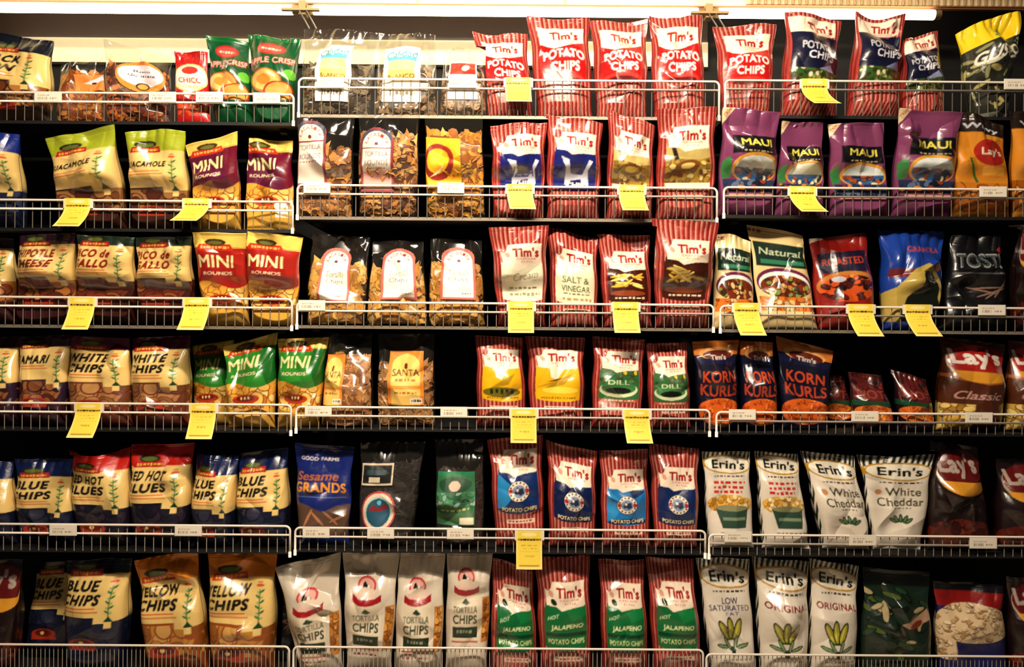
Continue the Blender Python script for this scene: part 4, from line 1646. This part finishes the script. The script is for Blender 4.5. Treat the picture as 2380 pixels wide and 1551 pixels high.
bag('L', 3, (562, 536, 704, 552, 690, 754, 590, 754), mr, 'red and yellow mini rounds bag, right of the two on the third shelf', group=GM, Y=-.004)
# --- third shelf, middle
for q, lq, lb in (((722, 544, 862, 552, 852, 756, 712, 756), (735, 572, 812, 702), 'clear bag of yellow chips with white arch label, left of the three'),
                  ((866, 560, 984, 560, 998, 756, 850, 756), (882, 575, 962, 696), 'clear bag of yellow chips with white arch label, middle of the three'),
                  ((1000, 552, 1120, 560, 1130, 756, 994, 756), (1023, 570, 1102, 696), 'clear bag of yellow chips with white arch label, right of the three')):
    clear_bag('C', 3, q, [(*lq, 'archwhite', 'arch')], lb, ('f4b448', 'ffcf70', 'd89434'), .68, GCL, size=.028)
bag('C', 3, (1135, 530, 1276, 524, 1268, 756, 1158, 756), T('cream'), 'cream-panelled striped bag with script lettering on the third shelf', group=GT, yaw=.1, crump=1.2)
bag('C', 3, (1270, 528, 1390, 556, 1390, 756, 1280, 756), T('vinegar'), 'cream-panelled striped bag with green lettering on the third shelf', group=GT, crump=1.3)
bag('C', 3, (1386, 546, 1510, 548, 1516, 756, 1404, 756), T('fries', 4), 'brown-panelled striped bag, lower and left of the two on the third shelf', group=GT)
bag('C', 3, (1514, 508, 1672, 518, 1642, 756, 1522, 756), T('fries', 8), 'brown-panelled striped bag, tallest at the right end of the third middle shelf', group=GT)
# --- third shelf, right
bag('R', 3, (1662, 548, 1744, 560, 1754, 764, 1654, 764), trail('natural', 1), 'cream bag with dark green name box, left and narrower of the two', group='cream nut mix bags', wave=.01, T=.036)
bag('R', 3, (1734, 527, 1866, 545, 1900, 764, 1768, 764), trail('natural', 4), 'cream bag with dark green name box, right and taller of the two', group='cream nut mix bags', crump=1.8, wave=.006)
bag('R', 3, (1878, 556, 2014, 540, 2036, 764, 1898, 764), trail('red'), 'dark red bag with navy name box on the third right shelf')
bag('R', 3, (2040, 536, 2198, 538, 2168, 764, 2048, 764), trail('mountain'), 'blue bag with a tan and dark figure on the third right shelf', crump=1.7)
bag('R', 3, (2206, 548, 2322, 550, 2342, 764, 2176, 764), trail('tosti'), 'black bag with grey lettering and a small red diamond', crump=1.6)
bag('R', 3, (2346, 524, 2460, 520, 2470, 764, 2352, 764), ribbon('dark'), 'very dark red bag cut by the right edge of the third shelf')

# --- fourth shelf, left
wc = corn('5a1038', ('WHITE', 'CHIPS'), low='6a2c1c', win=['a87444', '8a5c34', '6a3c22', 'b88650']).up(.06)
sc = corn('3a1430', ('TAMARI',), low='301420', brand='8a1418', win=['9a5c30', '6a2c1c', '2a1a30', '7a4424']).up(.08)
bag('L', 4, (-84, 790, 48, 782, 50, 994, -80, 994), sc, 'dark-topped tortilla bag cut by the left edge of the fourth shelf', group=GC, **G1)
bag('L', 4, (50, 784, 170, 778, 162, 994, 56, 994), sc, 'dark maroon-topped tortilla bag left of the white chip bags on the fourth shelf', group=GC, **G1)
bag('L', 4, (162, 780, 304, 786, 310, 994, 172, 994), wc, 'tortilla bag lettered white chips, left of the two', group=GC, n=3.2, T=.05, Y=-.004)
bag('L', 4, (306, 786, 444, 780, 442, 994, 316, 994), wc, 'tortilla bag lettered white chips, right of the two', group=GC, n=3.2, T=.05)
mg = mini('2a8428', '14601e', shift=-.03).up(.09)
bag('L', 4, (448, 804, 546, 790, 540, 994, 454, 994), mg, 'green and yellow mini rounds bag, leftmost and partly hidden of the three', group=GM, Y=.105, T=.034)
bag('L', 4, (520, 806, 646, 772, 640, 994, 532, 994), mg, 'green and yellow mini rounds bag with a peaked top, middle of the three', group=GM, T=.045, Y=-.004, crump=1.5)
bag('L', 4, (646, 788, 766, 784, 742, 994, 646, 994), mg, 'green and yellow mini rounds bag, rightmost of the three', group=GM, T=.042, Y=-.002, crump=1.3)
# --- fourth shelf, middle
clear_bag('C', 4, (764, 776, 866, 776, 870, 994, 748, 994), [(746, 825, 798, 942, 'santa', '')], 'clear bag of chips with orange label at the left end of the fourth shelf',
          ('d8944c', 'e8b070', 'a8642c'), .76, GCL)
clear_bag('C', 4, (880, 776, 1010, 776, 1014, 994, 876, 994), [(900, 817, 982, 942, 'santa', '')], 'clear bag of tortilla chips with a centred orange label, left of the empty gap',
          ('c98a44', 'e0a868', '8a5428'), .66, GCL)
bag('C', 4, (1104, 780, 1216, 786, 1226, 994, 1108, 994), T('yellow'), 'yellow-panelled striped bag, left of the two beside the gap', group=GT, yaw=.06)
bag('C', 4, (1220, 782, 1360, 786, 1358, 994, 1232, 994), T('yellow2'), 'yellow-panelled striped bag, right of the two', group=GT)
bag('C', 4, (1376, 782, 1500, 790, 1490, 994, 1374, 994), T('green'), 'dark-green-panelled striped bag, left of the two on the fourth shelf', group=GT)
bag('C', 4, (1500, 798, 1598, 796, 1606, 994, 1508, 994), T('green2'), 'dark-green-panelled striped bag, lower right of the two on the fourth shelf', group=GT, crump=1.4)
# --- fourth shelf, right
kk = kurls()
GK = 'navy bags of orange corn kurls'
bag('R', 4, (1608, 794, 1716, 790, 1710, 1000, 1622, 1000), kk, 'navy and orange corn kurl bag, leftmost of the three', group=GK, T=.036)
bag('R', 4, (1718, 792, 1796, 796, 1806, 1000, 1720, 1000), kk, 'navy and orange corn kurl bag, narrow middle one of the three', group=GK, T=.034)
bag('R', 4, (1802, 780, 1938, 816, 1922, 1000, 1816, 1000), kk, 'navy and orange corn kurl bag, right of the three with slanted orange top', group=GK, T=.036)
cu = curls()
GU = 'small dark curl bags'
bag('R', 4, (1890, 868, 1960, 874, 1988, 1000, 1908, 1000), cu, 'small dark curl bag tucked behind the third navy bag', group=GU, T=.03, Y=.09)
bag('R', 4, (1968, 864, 2046, 872, 2084, 1000, 1990, 1000), cu, 'small dark curl bag with green band, middle of the three', group=GU, T=.032)
bag('R', 4, (2070, 858, 2152, 882, 2172, 1000, 2090, 1000), cu, 'small dark curl bag, right of the three beside the big script bag', group=GU, T=.032)
bag('R', 4, (2186, 784, 2336, 802, 2322, 1000, 2172, 1000), ribbon('classic'), 'brown bag with large white script on a red ribbon', T=.052, crump=.8)
bag('R', 4, (2344, 790, 2470, 800, 2470, 1000, 2334, 1000), ribbon('classic', 3), 'brown and red bag cut by the right edge of the fourth shelf', T=.05)

# --- fifth shelf, left
bl = corn('0c1c4c', ('BLUE', 'CHIPS'), low='0c1226', win=['14182e', '20243a', '2c2c40'])
rh = corn('c01c14', ('RED HOT', 'BLUES'), low='120c18', brand='b01814', win=['1c1828', '2a2030', '141020'])
bag('L', 5, (-112, 1064, 30, 1074, 44, 1276, -104, 1276), bl, 'blue chip tortilla bag cut by the left edge of the fifth shelf', group=GC, **G1)
bag('L', 5, (34, 1066, 176, 1066, 184, 1276, 50, 1276), bl, 'blue-topped tortilla bag left of the red hot ones on the fifth shelf', group=GC, n=3.2, T=.052, yaw=-.1)
bag('L', 5, (160, 1040, 304, 1046, 308, 1276, 188, 1276), rh, 'red-topped hot blue chip bag with folded V top, left of the two', group=GC, n=3.2, T=.05, wave=-.022, yaw=-.06, Y=-.003)
bag('L', 5, (304, 1034, 452, 1030, 444, 1276, 314, 1276), rh, 'red-topped hot blue chip bag, right of the two', group=GC, n=3.2, T=.05, yaw=-.06)
bag('L', 5, (456, 1054, 556, 1060, 546, 1276, 454, 1276), bl, 'blue chip tortilla bag right of the red hot bags, narrower of the pair', group=GC, n=3.2, T=.045, yaw=-.08)
bag('L', 5, (552, 1054, 672, 1040, 674, 1276, 558, 1276), bl, 'blue chip tortilla bag at the right end of the fifth left shelf', group=GC, n=3.2, T=.05, yaw=-.08)
# --- fifth shelf, middle
bag('C', 5, (684, 1030, 824, 1040, 812, 1276, 694, 1276), trail('sesame'), 'royal blue sesame bag at the left end of the fifth middle shelf', crump=1.3)
clear_bag('C', 5, (838, 1028, 990, 1026, 958, 1276, 834, 1276), [(835, 1082, 912, 1132, 'frame', ''), (838, 1145, 922, 1240, 'emblem', 'round')],
          'clear bag of dark blue chips with a round eagle-like emblem', ('1a1418', '2c2024', '0c0a0e'), .8, GCL)
clear_bag('C', 5, (1012, 1022, 1126, 1020, 1126, 1276, 1012, 1276), [(1014, 1102, 1102, 1222, 'green', '')], 'clear bag of dark chips with a green paper label',
          ('241a1a', '3a2a24', '100c0c'), .7, GCL)
for k, (q, kd, lb) in enumerate((((1132, 1022, 1262, 1010, 1266, 1276, 1152, 1276), 'blue', 'blue-panelled striped bag with round emblem, leftmost of the four'),
                                 ((1268, 1018, 1388, 1052, 1384, 1276, 1276, 1276), 'blue2', 'navy-panelled striped bag with round emblem, second of the four'),
                                 ((1392, 1048, 1506, 1044, 1512, 1276, 1398, 1276), 'blue3', 'bright-blue-panelled striped bag with round emblem, third of the four'),
                                 ((1504, 1030, 1626, 1042, 1620, 1276, 1520, 1276), 'blue4', 'navy-blue-panelled striped bag with round emblem, rightmost of the four'))):
    bag('C', 5, q, T(kd, k), lb, group=GT, wave=-.006 * (k == 1), crump=1.2)
# --- fifth shelf, right
GE = 'white popcorn bags with gold ringed ovals'
bag('R', 5, (1630, 1050, 1742, 1050, 1752, 1284, 1644, 1284), erin('popcorn', 1), 'white popcorn bag with red lettering, left of the two', group=GE, m=M_FILM)
bag('R', 5, (1752, 1048, 1856, 1056, 1882, 1284, 1768, 1284), erin('popcorn', 2), 'white popcorn bag with red lettering, right and slimmer of the two', group=GE, yaw=.12)
bag('R', 5, (1860, 1048, 1986, 1060, 2020, 1284, 1908, 1284), erin('cheddar'), 'white cheddar popcorn bag, left of the two and creased', group=GE, yaw=.14, crump=1.6)
bag('R', 5, (1992, 1056, 2174, 1058, 2138, 1284, 2028, 1284), erin('cheddar', 1), 'white cheddar popcorn bag, right and wider of the two', group=GE, wave=-.005)
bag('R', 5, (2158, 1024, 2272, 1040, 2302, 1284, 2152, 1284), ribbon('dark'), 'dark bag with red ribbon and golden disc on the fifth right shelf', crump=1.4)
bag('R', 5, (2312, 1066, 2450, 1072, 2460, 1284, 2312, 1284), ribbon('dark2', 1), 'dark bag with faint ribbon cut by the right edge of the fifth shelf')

# --- bottom shelf, left
bag('L', 6, (-70, 1306, 56, 1300, 40, 1576, -80, 1576), ribbon('dark', 2), 'very dark bag cut by the left edge of the bottom shelf', **G1)
bag('L', 6, (88, 1306, 190, 1306, 184, 1576, 62, 1576), corn('0a0f20', ('BLUE', 'CHIPS'), low='0c1226', win=['14182e', '20243a']).up(.08), 'blue chip bag on the bottom shelf, left one, half hidden', group=GC, n=3.2, T=.045, Y=.10)
bag('L', 6, (156, 1302, 312, 1296, 294, 1576, 158, 1576), corn('0a0f20', ('BLUE', 'CHIPS'), low='0e1430', win=['20243a', '14182e']).up(.08), 'blue chip bag on the bottom shelf, right one, large cream panel', group=GC, n=3.4, T=.05, yaw=-.1)
yc = corn('f08a1c', ('YELLOW', 'CHIPS'), low='9a4c1c', win=['c48838', 'a06428', '8a4c1c', 'd8a458'], brand='c03418')
bag('L', 6, (316, 1300, 462, 1280, 488, 1576, 348, 1576), yc, 'orange-topped yellow chip bag, left of the two on the bottom shelf', group=GC, n=3.4, T=.055, yaw=-.08, crump=1.8)
bag('L', 6, (482, 1286, 646, 1280, 640, 1576, 498, 1576), yc, 'orange-topped yellow chip bag, right of the two on the bottom shelf', group=GC, n=3.2, T=.055, yaw=-.06, crump=1.4)
bag('L', 6, (642, 1330, 678, 1320, 690, 1576, 632, 1576), trail('tosti', 2), 'black bag tucked between the yellow chip bag and the white paper bags', Y=.09, T=.03)
# --- bottom shelf, middle
GR = 'off-white restaurant tortilla bags'
for q, lb, kw in (((640, 1318, 792, 1284, 798, 1576, 698, 1576), 'off-white tortilla bag with a wide slanted top, leftmost of the four', dict(k=0, yaw=-.05, crump=1.7, Y=-.004)),
                  ((796, 1280, 930, 1284, 910, 1576, 806, 1576), 'off-white tortilla bag, second of the four', dict(k=1, crump=1.4)),
                  ((922, 1284, 1036, 1280, 1028, 1576, 918, 1576), 'off-white tortilla bag, third of the four with a folded middle', dict(k=2, crump=1.3)),
                  ((1038, 1276, 1146, 1270, 1132, 1576, 1034, 1576), 'off-white tortilla bag, rightmost of the four beside the striped bags', dict(k=3, crump=1.2))):
    bag('C', 6, q, restaurant(kw.pop('k')), lb, group=GR, m=M_FILM, T=kw.pop('T', .04), **kw)
j = T('jal')
for q, lb, kw in (((1143, 1296, 1240, 1322, 1252, 1576, 1138, 1576), 'green-panelled jalapeno striped bag, leftmost with a crumpled corner', dict(crump=1.7, yaw=.1)),
                  ((1240, 1294, 1372, 1290, 1376, 1576, 1256, 1576), 'green-panelled jalapeno striped bag, second of the four', {}),
                  ((1390, 1300, 1498, 1302, 1508, 1576, 1398, 1576), 'green-panelled jalapeno striped bag, third of the four', {}),
                  ((1500, 1294, 1612, 1300, 1634, 1576, 1518, 1576), 'green-panelled jalapeno striped bag, rightmost beside the white popcorn bags', {})):
    bag('C', 6, q, j, lb, group=GT, **kw)
# --- bottom shelf, right
bag('R', 6, (1616, 1296, 1740, 1298, 1758, 1586, 1650, 1586), erin('low'), 'white popcorn bag with blue lettering on the bottom shelf', group=GE, yaw=.05)
bag('R', 6, (1748, 1292, 1880, 1306, 1872, 1586, 1764, 1586), erin('orig', 1), 'white popcorn bag with dark red lettering, left of the two', group=GE)
bag('R', 6, (1882, 1298, 1996, 1316, 1986, 1586, 1876, 1586), erin('orig', 2), 'white popcorn bag with dark red lettering, right of the two', group=GE)
bag('R', 6, (2006, 1318, 2162, 1330, 2164, 1586, 1994, 1586), trail('veggie'), 'dark green bag with leafy print on the bottom right shelf', crump=1.8)
bag('R', 6, (2166, 1348, 2330, 1358, 2338, 1586, 2178, 1586), trail('peanut'), 'bag showing pale nuts under a red band on the bottom right shelf', T=.05)
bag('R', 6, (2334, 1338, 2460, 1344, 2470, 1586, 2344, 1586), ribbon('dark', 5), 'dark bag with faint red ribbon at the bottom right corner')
